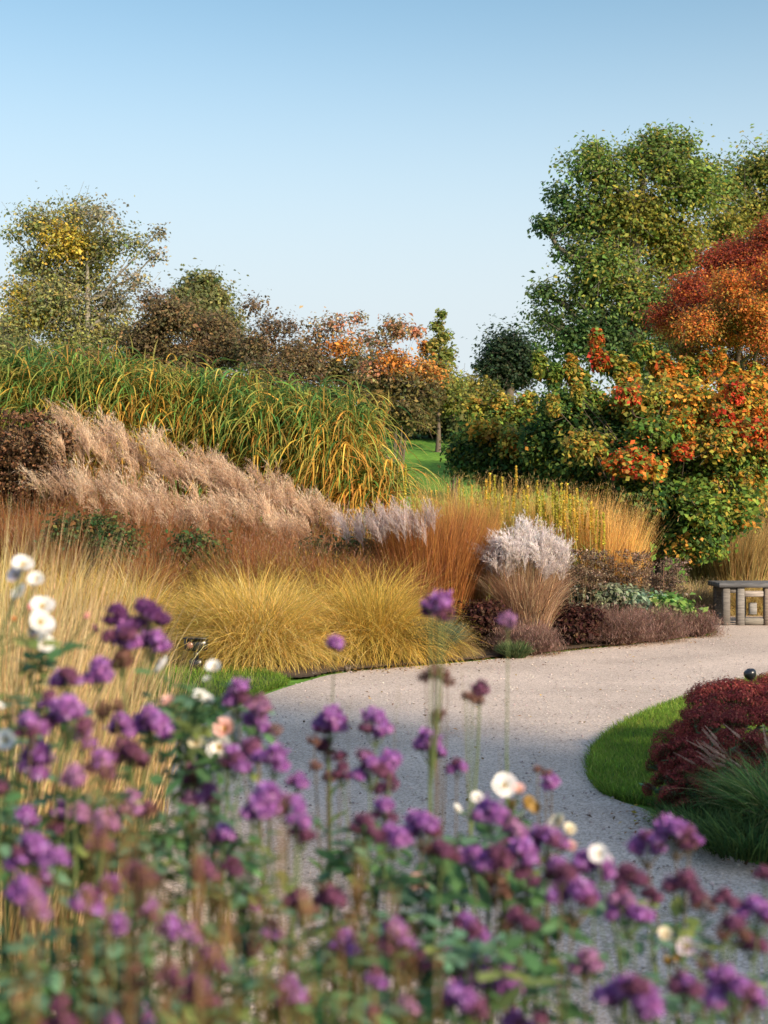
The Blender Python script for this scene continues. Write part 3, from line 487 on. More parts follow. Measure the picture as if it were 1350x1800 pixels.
# feathery plumes
def plume_mesh(seed, C, n=420, L=.34, droop=1.75, spread=.5, hl=.045, hw=.0032, nr=13):
    rng = np.random.default_rng(seed); g = G(); z = np.zeros(nr)
    P0 = np.stack([z, z, rng.uniform(0, L*.35, nr)], 1); az = rng.normal(PI, .7, nr)
    cc = jit(C, nr, .1, .03, rng)
    PP = blades(g, P0, az, rng.uniform(.05, spread, nr), rng.uniform(.4, droop, nr), L*rng.uniform(.6, 1, nr), .003, cc*.8, cc, seg=6, p=1.4, rng=rng)
    i = rng.integers(0, nr, n); u = rng.uniform(.12, 1, n)*6; k = np.minimum(u.astype(int), 5); w = (u-k)[:, None]; B = PP[i, k]*(1-w)+PP[i, k+1]*w
    d = PP[i, k+1]-PP[i, k]; th = np.arccos(np.clip(nrm(d)[:, 2], -1, 1)); c2 = jit(C, n, .16, .04, rng)
    blades(g, B, np.arctan2(d[:, 1], d[:, 0])+rng.normal(0, .9, n), th+rng.normal(0, .5, n), th+rng.normal(.3, .6, n), hl*rng.uniform(.5, 1.2, n), hw, c2, c2*1.1, seg=2, prof='taper', rng=rng)
    me = g.mesh('plume'); me.materials.append(M_PLUME); return me
PINK = [plume_mesh(40+i, c) for i, c in enumerate([(.74, .55, .38), (.64, .45, .30), (.50, .35, .25), (.78, .61, .44)])]
GREYP = [plume_mesh(50+i, c) for i, c in enumerate([(.60, .50, .47), (.66, .55, .50), (.50, .42, .40)])]
WHITE = [plume_mesh(60+i, c, n=420, L=.26, droop=1.9, spread=.6, hl=.04, hw=.0042, nr=16) for i, c in enumerate([(.80, .73, .70), (.72, .65, .62), (.62, .54, .50)])]
def plume_grass(px, Y, top, label, pl, npl, width, seed, scol, lean=0., group=None, fol=900, sc=1.0, low=.45, spread=.3, name='plume_grass_clump', rim=0, hfol=.75, cat='grass clump'):
    rng = np.random.default_rng(seed); root, x, z = root_at(name, px, Y, label, cat, group)
    H = hgt(top, Y, z); rad = width/2/F*Y*.45; g = G(); n = fol; P, a = disc(n, rad, rng); c = jit(pick(scol, n, rng), n, .22, .06, rng)
    blades(g, P, a+rng.normal(0, .5, n), rng.uniform(0, .2, n), rng.uniform(.3, 1.7, n), H*hfol*rng.uniform(.5, 1.1, n), .007, c*.75, c, seg=5, p=1.8, drift=(lean*.5, 0, 0), rng=rng, sway=.3)
    g.build('foliage', M_DRY, root)
    gs = G(); P, a = disc(npl, rad*1.0, rng); hh = (H-.24*sc)*rng.uniform(low+.4, 1, npl)
    if rim: q = np.sqrt((P[:, :2]**2).sum(1))/rad; hh = (H-.24*sc)*(1-rim*q**2)*rng.uniform(.80, 1, npl)
    q = np.sqrt((P[:, :2]**2).sum(1))/rad; cs = jit(scol[0][1], npl, .2, .06, rng)
    PP = blades(gs, P, a, q*spread*.3, q*spread, hh, .006, cs*.8, cs, seg=5, prof='stem', drift=(lean, 0, 0), rng=rng)
    gs.build('stems', M_DRY, root)
    for i in range(npl):
        t = PP[i, 5]; d = PP[i, 5]-PP[i, 3]
        rx = -math.atan2(d[1], d[2])*.7+rng.normal(0, .12); ry = math.atan2(d[0], d[2])*.8
        rz = rng.normal(0, .7) if lean < -.05 else rng.uniform(0, 2*PI)
        inst(pl[i % len(pl)], 'plume', root, t, (rx, ry, rz), sc*rng.uniform(.8, 1.2))
    return root
S_PK = [(3, (.36, .17, .07)), (2, (.24, .11, .05)), (2, (.46, .28, .11))]
gp = 'pink feathery grasses below the tall reeds'
for i, a in enumerate([
    (60, 18.6, 770, 'pinkish plumed grass beside the dark brown seedheads at the left', 30, 130, -.22), (130, 18.3, 755, 'pink plumed grass clump with dull mauve plumes, second in the band', 34, 140, -.25),
    (185, 19.2, 728, 'highest pink plumed grass, its tops against the golden reeds', 38, 130, -.25), (245, 18.7, 765, 'soft pink plumed grass below the most golden reeds', 40, 130, -.25),
    (215, 17.7, 835, 'shorter mauve plumed grass in front of the highest pink one', 26, 140, -.25), (310, 18.5, 790, 'pink plumed grass leaning left in the middle of the band', 40, 120, -.28), (305, 17.6, 855, 'rosy plumed grass in front of the middle of the band', 24, 130, -.25),
    (370, 18.6, 797, 'pink plumed grass with high rounded plumes before the dark reed gaps', 40, 110, -.3), (430, 18.3, 815, 'pale pink plumed grass below the deep green reeds', 44, 110, -.33), (395, 17.6, 870, 'low pink plumed grass in front of the pale one', 20, 110, -.28),
    (485, 18.3, 838, 'strongly leaning salmon plumed grass', 44, 105, -.36), (540, 18.2, 868, 'salmon plumed grass near the right end of the band', 36, 90, -.34), (588, 18.0, 895, 'last small pink plumed grass at the right end of the band', 18, 70, -.3),
    (140, 17.5, 830, 'low dull plumed grass right of the tall dark seedheads', 34, 130, -.2), (245, 17.1, 868, 'low mauve tinted plumed grass above the first green shrublet', 28, 120, -.2), (345, 17.1, 885, 'low rosy plumed grass above the dark green shrublet', 28, 120, -.25), (445, 17.3, 885, 'low salmon plumed grass under the pale one', 34, 120, -.3), (515, 17.3, 900, 'low salmon plumed grass under the strongly leaning one', 30, 110, -.3)]):
    px, Y, top, lab, n, w, ln = a
    plume_grass(px+18, Y, top-4, lab, PINK, int(n*.62), w, 300+i, S_PK, lean=ln, group=gp, fol=1200, sc=1.3)
plume_grass(655, 16.0, 903, 'grey mauve plumed grass beside the yellow spikes stem', GREYP, 16, 70, 320, S_PK, lean=-.12, sc=1.0, group='grey mauve plumed grasses')
plume_grass(720, 15.4, 893, 'grey mauve plumed grass in front of the rusty upright grass', GREYP, 30, 110, 321, [(3, (.30, .13, .06)), (2, (.4, .2, .08))], lean=-.1, sc=1.0, group='grey mauve plumed grasses')
plume_grass(925, 15.7, 912, 'grass clump crowned with fluffy white plumes beside the path', WHITE, 120, 165, 322, [(3, (.46, .29, .18)), (2, (.36, .20, .12)), (2, (.60, .44, .28))], lean=.03, sc=1.1, fol=3000, rim=.26, spread=.42, low=.3, name='white_plume_grass', hfol=.72)

# fine grasses: hair mounds and upright clumps
def fine_grass(px, Y, top, width, label, pal, n, seed, name='grass_clump', th=(.05, .9), th1=(1.3, 2.2), W=.0045, tipc=None, lean=0, group=None, base=.25, haze=0, hazec=None, cat='grass clump', seg=6, p=1.4, hv=(.7, 1.05), Lk=None, baze=None, sw=.35):
    rng = np.random.default_rng(seed); root, x, z = root_at(name, px, Y, label, cat, group)
    H = hgt(top, Y, z); rad = width/2/F*Y; g = G(); P, a = disc(n, rad*base, rng)
    c = jit(pick(pal, n, rng), n, .2, .07, rng); t0 = rng.uniform(*th, n)
    Lh = (Lk if Lk else H)*rng.uniform(*hv, n)
    ct = c*1.15 if tipc is None else jit(pick(tipc, n, rng), n, .2, .06, rng)
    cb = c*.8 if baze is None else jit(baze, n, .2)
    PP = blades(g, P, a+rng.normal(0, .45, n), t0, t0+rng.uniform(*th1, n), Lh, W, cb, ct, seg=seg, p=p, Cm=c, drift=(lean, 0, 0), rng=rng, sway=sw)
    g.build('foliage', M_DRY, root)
    if haze:
        g2 = G(); i = rng.integers(0, n, haze); k = rng.integers(seg-2, seg+1, haze); B = PP[i, k]+rng.normal(0, .03, (haze, 3)); m = haze
        c3 = jit(pick(hazec or pal, m, rng), m, .25, .06, rng)
        blades(g2, B, rng.uniform(0, 2*PI, m), rng.uniform(0, 1.2, m), rng.uniform(.5, 2, m), rng.uniform(.02, .07, m), .0045, c3, c3, seg=2, rng=rng)
        g2.build('seed_haze', M_PLUME, root)
    return root
GOLD = [(4, (.74, .50, .12)), (3, (.66, .46, .14)), (2, (.44, .35, .10)), (1, (.80, .62, .30)), (1, (.28, .25, .07))]
GOLD2 = [(3, (.64, .41, .08)), (3, (.55, .38, .09)), (2, (.33, .27, .06)), (1, (.66, .48, .17))]
ARCH = dict(th=(-.25, 1.05), th1=(.8, 2.5), base=.42, sw=.9, hv=(.45, 1.1))
gm = 'golden grass mounds beside the path'
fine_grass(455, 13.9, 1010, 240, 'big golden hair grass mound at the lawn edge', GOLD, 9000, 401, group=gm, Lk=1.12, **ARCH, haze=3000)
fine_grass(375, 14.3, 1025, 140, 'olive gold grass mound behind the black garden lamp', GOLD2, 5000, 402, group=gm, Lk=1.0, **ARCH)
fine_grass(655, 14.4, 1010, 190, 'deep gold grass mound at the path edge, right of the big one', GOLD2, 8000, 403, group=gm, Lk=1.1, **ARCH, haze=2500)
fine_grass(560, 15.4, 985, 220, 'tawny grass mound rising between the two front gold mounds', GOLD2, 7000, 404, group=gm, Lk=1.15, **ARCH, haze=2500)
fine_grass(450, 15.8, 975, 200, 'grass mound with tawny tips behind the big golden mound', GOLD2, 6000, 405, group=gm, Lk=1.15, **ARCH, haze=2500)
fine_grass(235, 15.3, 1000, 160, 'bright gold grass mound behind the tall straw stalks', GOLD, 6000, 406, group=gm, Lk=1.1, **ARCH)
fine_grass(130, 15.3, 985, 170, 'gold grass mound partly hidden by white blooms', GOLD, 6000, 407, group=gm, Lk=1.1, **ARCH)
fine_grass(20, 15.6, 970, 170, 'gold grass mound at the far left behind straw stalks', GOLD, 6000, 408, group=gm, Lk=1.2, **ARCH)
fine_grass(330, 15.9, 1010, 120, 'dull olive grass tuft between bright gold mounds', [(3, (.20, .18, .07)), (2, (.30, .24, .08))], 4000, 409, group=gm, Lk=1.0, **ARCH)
fine_grass(790, 14.7, 1085, 80, 'small buff grass tuft between blue green tuft and maroon mound', [(3, (.42, .30, .13)), (2, (.32, .25, .1))], 2200, 410, Lk=.42, **ARCH)
# rusty haze band
RUST = [(4, (.30, .12, .045)), (3, (.38, .17, .06)), (2, (.22, .09, .04)), (1, (.2, .17, .06))]
gr = 'rusty brown grasses in front of the pink plumes'
for i, (px, Y, top, w, lab) in enumerate([(40, 17.2, 850, 130, 'rust red grass clump at the left edge under the dark seedheads'), (120, 16.8, 875, 130, 'orange brown grass clump left of the first green shrublet'),
    (270, 16.9, 880, 120, 'rusty grass clump between the two dark green shrublets'), (210, 17.2, 865, 110, 'mauve brown grass clump behind the first green shrublet'), (410, 16.9, 905, 120, 'rusty grass right of the dark green shrublet'), (470, 17.0, 905, 110, 'reddish grass clump below the leaning salmon plumes'),
    (540, 16.9, 918, 100, 'dusky brown grass clump behind the tawny mound'), (600, 16.9, 935, 90, 'low rusty grass clump left of the grey mauve plumes'), (350, 17.4, 880, 120, 'red brown grass tuft under the middle pink plumes'), (265, 15.95, 958, 70, 'low rusty wisps left of the dark green shrublet'), (425, 15.95, 948, 80, 'low rusty wisps right of the dark green shrublet'), (505, 15.9, 955, 80, 'low dusky wisps behind the tallest golden mound'), (590, 15.7, 962, 60, 'low brown wisps before the dusky green shrublet')]):
    fine_grass(px, Y, top+(18 if Y > 16.5 else 0), w, lab, RUST, 3200, 430+i, th=(0, .3), th1=(.1, .9), base=.85, hv=(.55, 1.12), haze=6500, hazec=[(3, (.36, .20, .13)), (2, (.28, .12, .07)), (2, (.42, .28, .19)), (1, (.18, .17, .07))], group=gr, W=.005)
fine_grass(755, 15.9, 893, 150, 'dense upright rusty orange grass clump in the middle of the bed', [(4, (.33, .135, .04)), (3, (.42, .19, .055)), (2, (.24, .09, .035))], 6500, 450, th=(0, .24), th1=(.05, .55), base=.75, hv=(.5, 1.1), haze=8000, hazec=[(3, (.36, .18, .09)), (2, (.3, .13, .05))], W=.006, name='upright_grass_clump')
fine_grass(815, 16.4, 880, 90, 'rusty grass clump partly behind the white plumes', [(4, (.38, .2, .06)), (3, (.42, .25, .08))], 3000, 451, th=(0, .16), th1=(.05, .35), base=.7, haze=2500, W=.006, name='upright_grass_clump')
# golden feather grasses behind
FEA = [(4, (.62, .42, .14)), (3, (.55, .36, .10)), (2, (.42, .36, .10))]
gf = 'golden feather grasses in front of the autumn shrub'
for i, (px, Y, top, w, lab) in enumerate([(800, 18.2, 850, 110, 'buff feather grass behind the rusty upright clump'), (870, 18.2, 858, 110, 'gold feather grass behind the white plumes'), (940, 18.0, 865, 100, 'gold feather grass among the yellow spikes'), (1000, 17.8, 868, 90, 'tall golden feather grass right of the yellow spikes'),
    (1050, 17.6, 880, 80, 'orange gold feather grass above the dark seedheads'), (1085, 17.6, 905, 50, 'shortest orange gold feather grass, last before the big shrub')]):
    fine_grass(px, Y, top, w, lab, FEA if i < 3 else [(4, (.72, .44, .14)), (2, (.60, .34, .10))], 1500, 460+i, th=(0, .2), th1=(.05, .6), base=.8, hv=(.5, 1.12), haze=3500, hazec=[(3, (.58, .38, .15)), (2, (.6, .44, .2))], group=gf, W=.007)
# straw grass on the right behind the bench
for i, (px, Y, top, w, lab) in enumerate([(1300, 21.5, 905, 110, 'pale straw grass clump behind the wooden bench'), (1360, 22, 850, 130, 'tall tawny grass clump at the right edge above the bench'), (1250, 22.5, 930, 90, 'olive straw grass under the right side of the autumn shrub'), (1420, 22, 850, 130, 'tall tawny grass clump beyond the right edge')]):
    fine_grass(px, Y, top, w, lab, [(3, (.48, .32, .13)), (2, (.36, .26, .10)), (1, (.22, .22, .09))], 3800, 480+i, th=(0, .2), th1=(.1, .8), base=.7, haze=3500, W=.008, group='straw grasses behind the bench')
for i, (px, Y, top, w, lab) in enumerate([(1225, 20.6, 1008, 110, 'low golden grass left of the bench'), (1305, 20.8, 1000, 130, 'low golden grass showing over the bench top'), (1380, 20.8, 1000, 120, 'low golden grass past the right end of the view')]):
    fine_grass(px, Y, top, w, lab, [(3, (.55, .40, .16)), (2, (.45, .32, .12)), (1, (.3, .28, .08))], 3000, 490+i, W=.007, group='low golden grasses by the bench', Lk=.62, **ARCH)
# mauve mounds at the path edge
MAU = [(3, (.20, .115, .095)), (3, (.26, .15, .12)), (1, (.14, .12, .06)), (1, (.32, .22, .16))]
gv = 'dusky mauve mounds along the path edge'
for i, (px, Y, top, w, lab) in enumerate([(925, 15.0, 1082, 120, 'dusky mauve grass mound at the foot of the white plumes'), (1085, 16.1, 1062, 110, 'mauve brown grass mound right of the dark maroon mound'), (1145, 16.5, 1072, 100, 'mauve brown grass mound below the bright green leaves'), (1215, 17.2, 1085, 80, 'small reddish grass mound at the tip of the bed')]):
    fine_grass(px, Y, top, w, lab, MAU, 4200, 500+i, th=(.0, 1.2), th1=(.3, 1.0), base=.4, Lk=[.36, .46, .44, .36][i], haze=6000, hazec=[(3, (.30, .18, .15)), (2, (.22, .13, .10)), (1, (.4, .28, .22))], group=gv, W=.004)
P_MA = {'m': [(4, (.055, .022, .02)), (2, (.09, .035, .028)), (1, (.12, .07, .04))], 'e': [(3, (.07, .05, .03)), (3, (.11, .07, .045)), (1, (.03, .02, .015))], 'g': [(3, (.15, .29, .08)), (2, (.26, .40, .10)), (1, (.42, .50, .20))],
        'k': [(3, (.05, .10, .035)), (2, (.09, .14, .04)), (1, (.16, .15, .05)), (1, (.20, .10, .04))], 'b': [(3, (.19, .29, .20)), (2, (.30, .37, .27)), (1, (.12, .19, .12))], 'q': [(3, (.10, .055, .03)), (2, (.16, .09, .04)), (2, (.06, .04, .025))], 's': [(3, (.28, .30, .21)), (2, (.18, .20, .12))]}
def bush(name, label, cat, px, Y, lobes, leaf=.045, seed=0, clumps=120, per=40, rc=.13, group=None, **kw):
    return tree(name, label, cat, px, Y, lobes, P_MA, leaf=leaf, clumps=clumps, per=per, rc=rc, tr=.02, seed=seed, stems=5, twig=.006, group=group, depth=.9, crown='foliage', **kw)
bush('maroon_mound', 'dark maroon leafy mound between rusty grass and white plumes', 'plant', 860, 15.4, [(850, 1085, 45, 34, 'm', 1.6), (880, 1110, 40, 30, 'm', 1.4), (830, 1120, 30, 26, 'm', 1.3)], seed=60)
bush('maroon_mound', 'dark maroon leafy mound right of the white plumes', 'plant', 1010, 15.9, [(1000, 1085, 36, 30, 'm', 1.6), (1030, 1090, 34, 30, 'm', 1.6), (1000, 1110, 40, 22, 'm', 1.4)], seed=61)
bush('green_shrublet', 'dark green leafy shrublet in the middle of the rusty grasses', 'shrub', 345, 16.2, [(345, 965, 46, 26, 'k', .9), (330, 985, 44, 24, 'k', .8), (375, 990, 34, 22, 'k', .7)], seed=62, leaf=.06, rc=.2)
bush('green_shrublet', 'green leafy shrublet left among the rusty grasses', 'shrub', 180, 16.3, [(165, 930, 50, 34, 'k', .45), (210, 955, 40, 38, 'k', .5), (115, 930, 34, 30, 'k', .35)], seed=63, leaf=.055, rc=.24)
bush('green_shrublet', 'dusky green shrublet behind the tawny mound', 'shrub', 560, 16.2, [(560, 972, 36, 22, 'k', .4), (630, 975, 40, 34, 'k', .55), (655, 990, 30, 28, 'k', .5)], seed=64, leaf=.05, rc=.24)
bush('green_perennial', 'bright green broad leaved plant behind the mauve mounds', 'plant', 1170, 17.3, [(1165, 1065, 46, 20, 'g', 1.6), (1195, 1078, 28, 18, 'g', 1.6), (1135, 1060, 26, 16, 'b', 1.3)], seed=65, leaf=.10, per=24)
bush('silver_perennial', 'silvery green low plant among the dark seedheads', 'plant', 1010, 16.9, [(1000, 1040, 40, 22, 'b', 1.3), (1060, 1045, 50, 22, 's', 1.3), (1110, 1050, 34, 18, 'b', 1.2)], seed=66, leaf=.07, per=26)
bush('green_perennial', 'small bright green plant at the path edge below the gold mounds', 'plant', 612, 13.35, [(600, 1165, 26, 14, 'g', 1.8), (630, 1168, 26, 11, 'b', 1.6), (585, 1172, 10, 9, 'g', 1.6)], seed=67, leaf=.05, per=26, rc=.08, clumps=200)
bush('grey_perennial', 'grey green edging plant where the lawn meets the gold mound', 'plant', 555, 13.0, [(552, 1178, 16, 11, 'b', 1.5)], seed=68, leaf=.04, per=26, rc=.07, clumps=200)
fine_grass(762, 14.35, 1092, 64, 'blue green spiky tuft between the gold mound and the path', [(3, (.10, .16, .10)), (2, (.17, .22, .14)), (1, (.24, .24, .12))], 1500, 511, name='blue_green_tuft', th=(0, .7), th1=(.2, .9), base=.4, W=.010, Lk=.5)
fine_grass(905, 14.6, 1135, 70, 'low green edging tuft in front of the mauve mound', [(3, (.08, .13, .05)), (2, (.16, .18, .08))], 1300, 512, name='green_tuft', th=(0, .9), th1=(.3, .9), base=.5, W=.008, Lk=.2)
# brown seedhead perennials
def seedheads(px, Y, top, w, label, n, seed, ball=.024, col=[(3, (.15, .095, .06)), (2, (.24, .165, .11)), (1, (.34, .26, .19))], group=None, leafc=[(2, (.26, .27, .19)), (2, (.20, .15, .09)), (1, (.34, .32, .24))], flat=.6, per=30, stack=2):
    rng = np.random.default_rng(seed); root, x, z = root_at('seedhead_plant', px, Y, label, 'plant', group); H = hgt(top, Y, z); rad = w/2/F*Y
    P, a = disc(n, rad*.9, rng); h = H*rng.uniform(.62, 1, n); gs = G(); c = jit((.16, .11, .06), n, .2)
    PP = blades(gs, P, a, rng.uniform(0, .1, n), rng.uniform(0, .3, n), h, .008, c, c, seg=5, prof='stem', rng=rng)
    gl = G(); m = n*14; i = rng.integers(0, n, m); k = rng.integers(0, 4, m); B = PP[i, k]+rng.normal(0, .02, (m, 3)); leaves(gl, B, .075, jit(pick(leafc, m, rng), m, .25), rng=rng, asp=.4)
    gs.build('stems', M_STEM, root); gl.build('foliage', M_LEAF, root)
    g = G(); T = np.concatenate([PP[:, 5]]+[PP[:, 4]]*(stack-1)) if stack > 1 else PP[:, 5]; m = len(T); B = np.repeat(T, per, 0)+rng.normal(0, 1, (m*per, 3))*ball*np.array([1, 1, flat]); leaves(g, B, ball*.9, jit(pick(col, m*per, rng), m*per, .3), rng=rng, asp=.8)
    o = g.build('seedheads', M_DRY, root); o['kind'] = 'stuff'
gsd = 'dark seedheads right of the white plumes'
seedheads(1015, 16.7, 968, 90, 'dark brown seedheads directly right of the white plumes', 110, 601, group=gsd)
seedheads(1090, 17.1, 968, 90, 'dark brown seedheads below the orange gold feather grass', 110, 602, group=gsd)
seedheads(1160, 17.9, 982, 90, 'greyish brown seedheads at the foot of the autumn shrub', 90, 603, group=gsd, col=[(2, (.16, .11, .08)), (2, (.24, .17, .13))])
gse = 'tall dark seedheads at the left edge'
seedheads(10, 18.2, 722, 110, 'tall dark brown seedhead plant at the left edge under the reeds', 120, 604, ball=.05, group=gse, col=[(3, (.16, .08, .045)), (2, (.24, .13, .06)), (2, (.08, .05, .03))], stack=2, per=44)
seedheads(70, 18.1, 745, 80, 'tall brown seedhead plant left of the pink plumes', 90, 605, ball=.05, group=gse, col=[(3, (.18, .10, .05)), (2, (.26, .15, .08)), (2, (.08, .05, .03))], stack=2, per=44)
# pale beige fluff between seedheads and bench
fine_grass(1215, 19.6, 1025, 90, 'pale beige wispy grass between seedheads and bench', [(3, (.46, .36, .22)), (2, (.34, .26, .16)), (1, (.2, .17, .1))], 3000, 515, th=(0, .9), th1=(.3, 1.2), base=.5, Lk=.6, haze=3000)

# yellow flower spikes
def spike_mesh(seed, L=.45, col=(.52, .42, .05)):
    rng = np.random.default_rng(seed); g = G(); tube(g, [(0, 0, 0), (0, 0, L*.5), (0, 0, L)], [.006, .006, .003], (.4, .36, .06), 5); n = 150
    u = rng.uniform(0, 1, n); a = rng.uniform(0, 2*PI, n); r = .016*(1-u*.5); P = np.stack([np.cos(a)*r, np.sin(a)*r, u*L], 1)
    leaves(g, P, .024, jit(col, n, .2, .08, rng), rng=rng, asp=.7); me = g.mesh('flower_spike'); me.materials.append(M_PETAL); return me
SPK = [spike_mesh(70, .5, (.62, .50, .07)), spike_mesh(71, .4, (.55, .50, .07)), spike_mesh(72, .34, (.64, .42, .07))]
def spikes(name, px, Y, label, lst, seed, group='yellow spike plants'):
    rng = np.random.default_rng(seed); root, x, z = root_at(name, px, Y, label, 'plant', group); gs, gl = G(), G()
    for sx, top in lst:
        b = np.array([X(sx, Y)-x, rng.uniform(-.2, .2), 0]); H = hgt(top, Y, z); L = [.5, .4, .34][(k := int(rng.integers(0, 3)))]; sc = 1.0
        base = max(.3, H-L); tube(gs, [b*.9, b+np.array([0, 0, base*.5]), b+np.array([0, 0, base+.02])], .005, (.30, .28, .07), 5); inst(SPK[k], 'flower_spike', root, b+np.array([0, 0, base]), (rng.normal(0, .03), rng.normal(0, .03), rng.uniform(0, 6)), sc)
        n = 22; P = np.repeat(b[None], n, 0)*.95; P[:, 2] = rng.uniform(0, base*.8, n); c = jit((.17, .20, .05), n, .25)
        blades(gl, P, rng.uniform(0, 6.28, n), rng.uniform(.3, .7, n), rng.uniform(.9, 1.8, n), rng.uniform(.12, .25, n), .012, c, c*1.2, seg=3, prof='leaf', rng=rng)
    gs.build('stems', M_STEM, root); gl.build('foliage', M_LEAF, root)
spikes('spike_plant', 880, 17.6, 'yellow spikes standing highest, above the white plumes', [(862, 830), (872, 835), (880, 850), (908, 818), (940, 845), (858, 868), (893, 880), (925, 870), (845, 880), (852, 842), (884, 838), (900, 858), (918, 862), (930, 852)], 620)
spikes('spike_plant', 990, 17.2, 'yellow spikes crowded right of the white plumes', [(972, 848), (978, 870), (990, 880), (998, 848), (1015, 858), (1005, 880), (985, 895), (1025, 880), (1030, 900), (960, 880), (1042, 890), (950, 872), (1012, 900), (1050, 905), (968, 905), (975, 858), (983, 850), (1002, 868), (1010, 872), (1020, 866), (1035, 882), (955, 862), (945, 885), (994, 862), (1046, 896), (1058, 900)], 621)
spikes('spike_plant', 755, 18.6, 'thin yellow spikes in front of the lawn slope', [(728, 868), (712, 815), (770, 862), (747, 870), (758, 862), (734, 860), (790, 850), (805, 842), (815, 858), (828, 852)], 622)
spikes('spike_plant', 634, 16.2, 'single yellow stem between rusty and mauve grasses', [(634, 930)], 623)

# ------------------------------------------------------------------ bench
def bench():
    Y = 19.0; root = thing('wooden_bench', (X(1320, Y), Y, .006), 'weathered grey wooden bench with thick legs beside the far path', 'bench')
    W1 = (.12, .118, .12); W2 = (.20, .155, .12); W3 = (.13, .115, .10); o = (X(1320, Y), Y)
    def part(name, boxes):
        g = G()
        for c, s, col in boxes: boxg(g, c, s, col)
        return g.build(name, M_WOOD, root)
    ln = 1.9; x0 = X(1254, Y)-o[0]
    part('seat', [((x0+ln/2, -.25+.135*k, .53), (ln, .128, .065), W1) for k in range(5)])
    for x, y, col in ((x0+.11, -.23, W3), (x0+.11, .24, W3), (x0+.30, -.23, (.17, .155, .14)), (x0+ln-.15, -.23, W2), (x0+ln-.15, .24, W3), (x0+.66, -.23, W2)):
        part('leg', [((x, y, .252), (.10, .10, .504), col)])
    part('rail', [((x0+.48, -.23, .415), (.258, .06, .08), (.30, .26, .23)), ((x0+.48, -.23, .05), (.258, .06, .09), (.18, .16, .13)), ((x0+.205, -.23, .46), (.088, .05, .07), W3)])
    part('rail', [((x0+.11, .005, .46), (.07, .37, .08), W3), ((x0+.11, .005, .10), (.07, .37, .07), (.20, .18, .15)), ((x0+ln-.15, .005, .10), (.07, .37, .07), W2)])
    part('panel', [((x0+.41, .10, .22), (.10, .03, .36), (.17, .16, .15))]); part('panel', [((x0+.54, .06, .20), (.11, .03, .16), (.24, .235, .23))])
bench()

# ------------------------------------------------------------------ garden lamps
def lathe(g, prof, C, k=16, M=None):
    prof = np.array(prof, float); a = np.arange(k)/k*2*PI; m = len(prof)
    V = np.stack([prof[:, 0][:, None]*np.cos(a), prof[:, 0][:, None]*np.sin(a), np.repeat(prof[:, 1][:, None], k, 1)], -1).reshape(-1, 3)
    if M is not None: V = V@np.array(M).T[:3, :3]+np.array(M)[:3, 3]
    i = (np.arange(m-1)*k)[:, None]+np.arange(k)[None]; j = (np.arange(m-1)*k)[:, None]+(np.arange(k)[None]+1) % k
    g.raw(V, np.stack([i, j, j+k, i+k], -1), C)
from mathutils import Matrix
def rotm(ax, ang, loc): m = Matrix.Rotation(ang, 4, ax); m.translation = loc; return m
def lamp_box():
    Y = 13.25; root = thing('garden_lamp', (X(345, Y), Y, .03), 'black box shaped garden floodlight at the edge of the left lawn', 'garden light')
    g = G(); boxg(g, (0, 0, .05), (.12, .10, .11), (.5,)*3); boxg(g, (0, 0, .14), (.05, .05, .08), (.5,)*3); g.build('base', M_BLACK, root)
    g = G(); boxg(g, (0, 0, .235), (.21, .14, .11), (.5,)*3, bev=.015); boxg(g, (0, -.03, .30), (.22, .18, .014), (.5,)*3, bev=.004); g.build('lamp_head', M_BLACK, root)
    g = G(); lathe(g, [(0.0001, .0), (.03, 0), (.032, -.006), (.032, -.02)], (.5,)*3, 16, rotm('X', PI/2, (-.05, -.072, .235))); g.build('lens', M_LENS, root, True)
def lamp_ball():
    Y = 10.6; b = at(1319, 1186, Y); root = thing('garden_lamp', (b[0], Y, .04), 'black round spotlight on a stake behind the crimson flowers', 'garden light'); z = b[2]-.04
    g = G(); tube(g, [(0, 0, -.03), (0, 0, z*.5), (0.01, 0, z-.03)], .008, (.5,)*3, 8); g.build('stake', M_BLACK, root, True)
    g = G(); M = rotm('Y', -.35, (0, 0, z)); lathe(g, [(.001, -.040), (.020, -.038), (.036, -.024), (.046, 0), (.048, .014), (.044, .028), (.034, .038), (.018, .043), (.001, .044)], (.5,)*3, 20, M); g.build('lamp_head', M_BLACK, root, True)
    g = G(); lathe(g, [(.001, .047), (.010, .047), (.014, .043)], (.5,)*3, 20, M); g.build('lens', M_BLACK, root, True)
lamp_box(); lamp_ball()

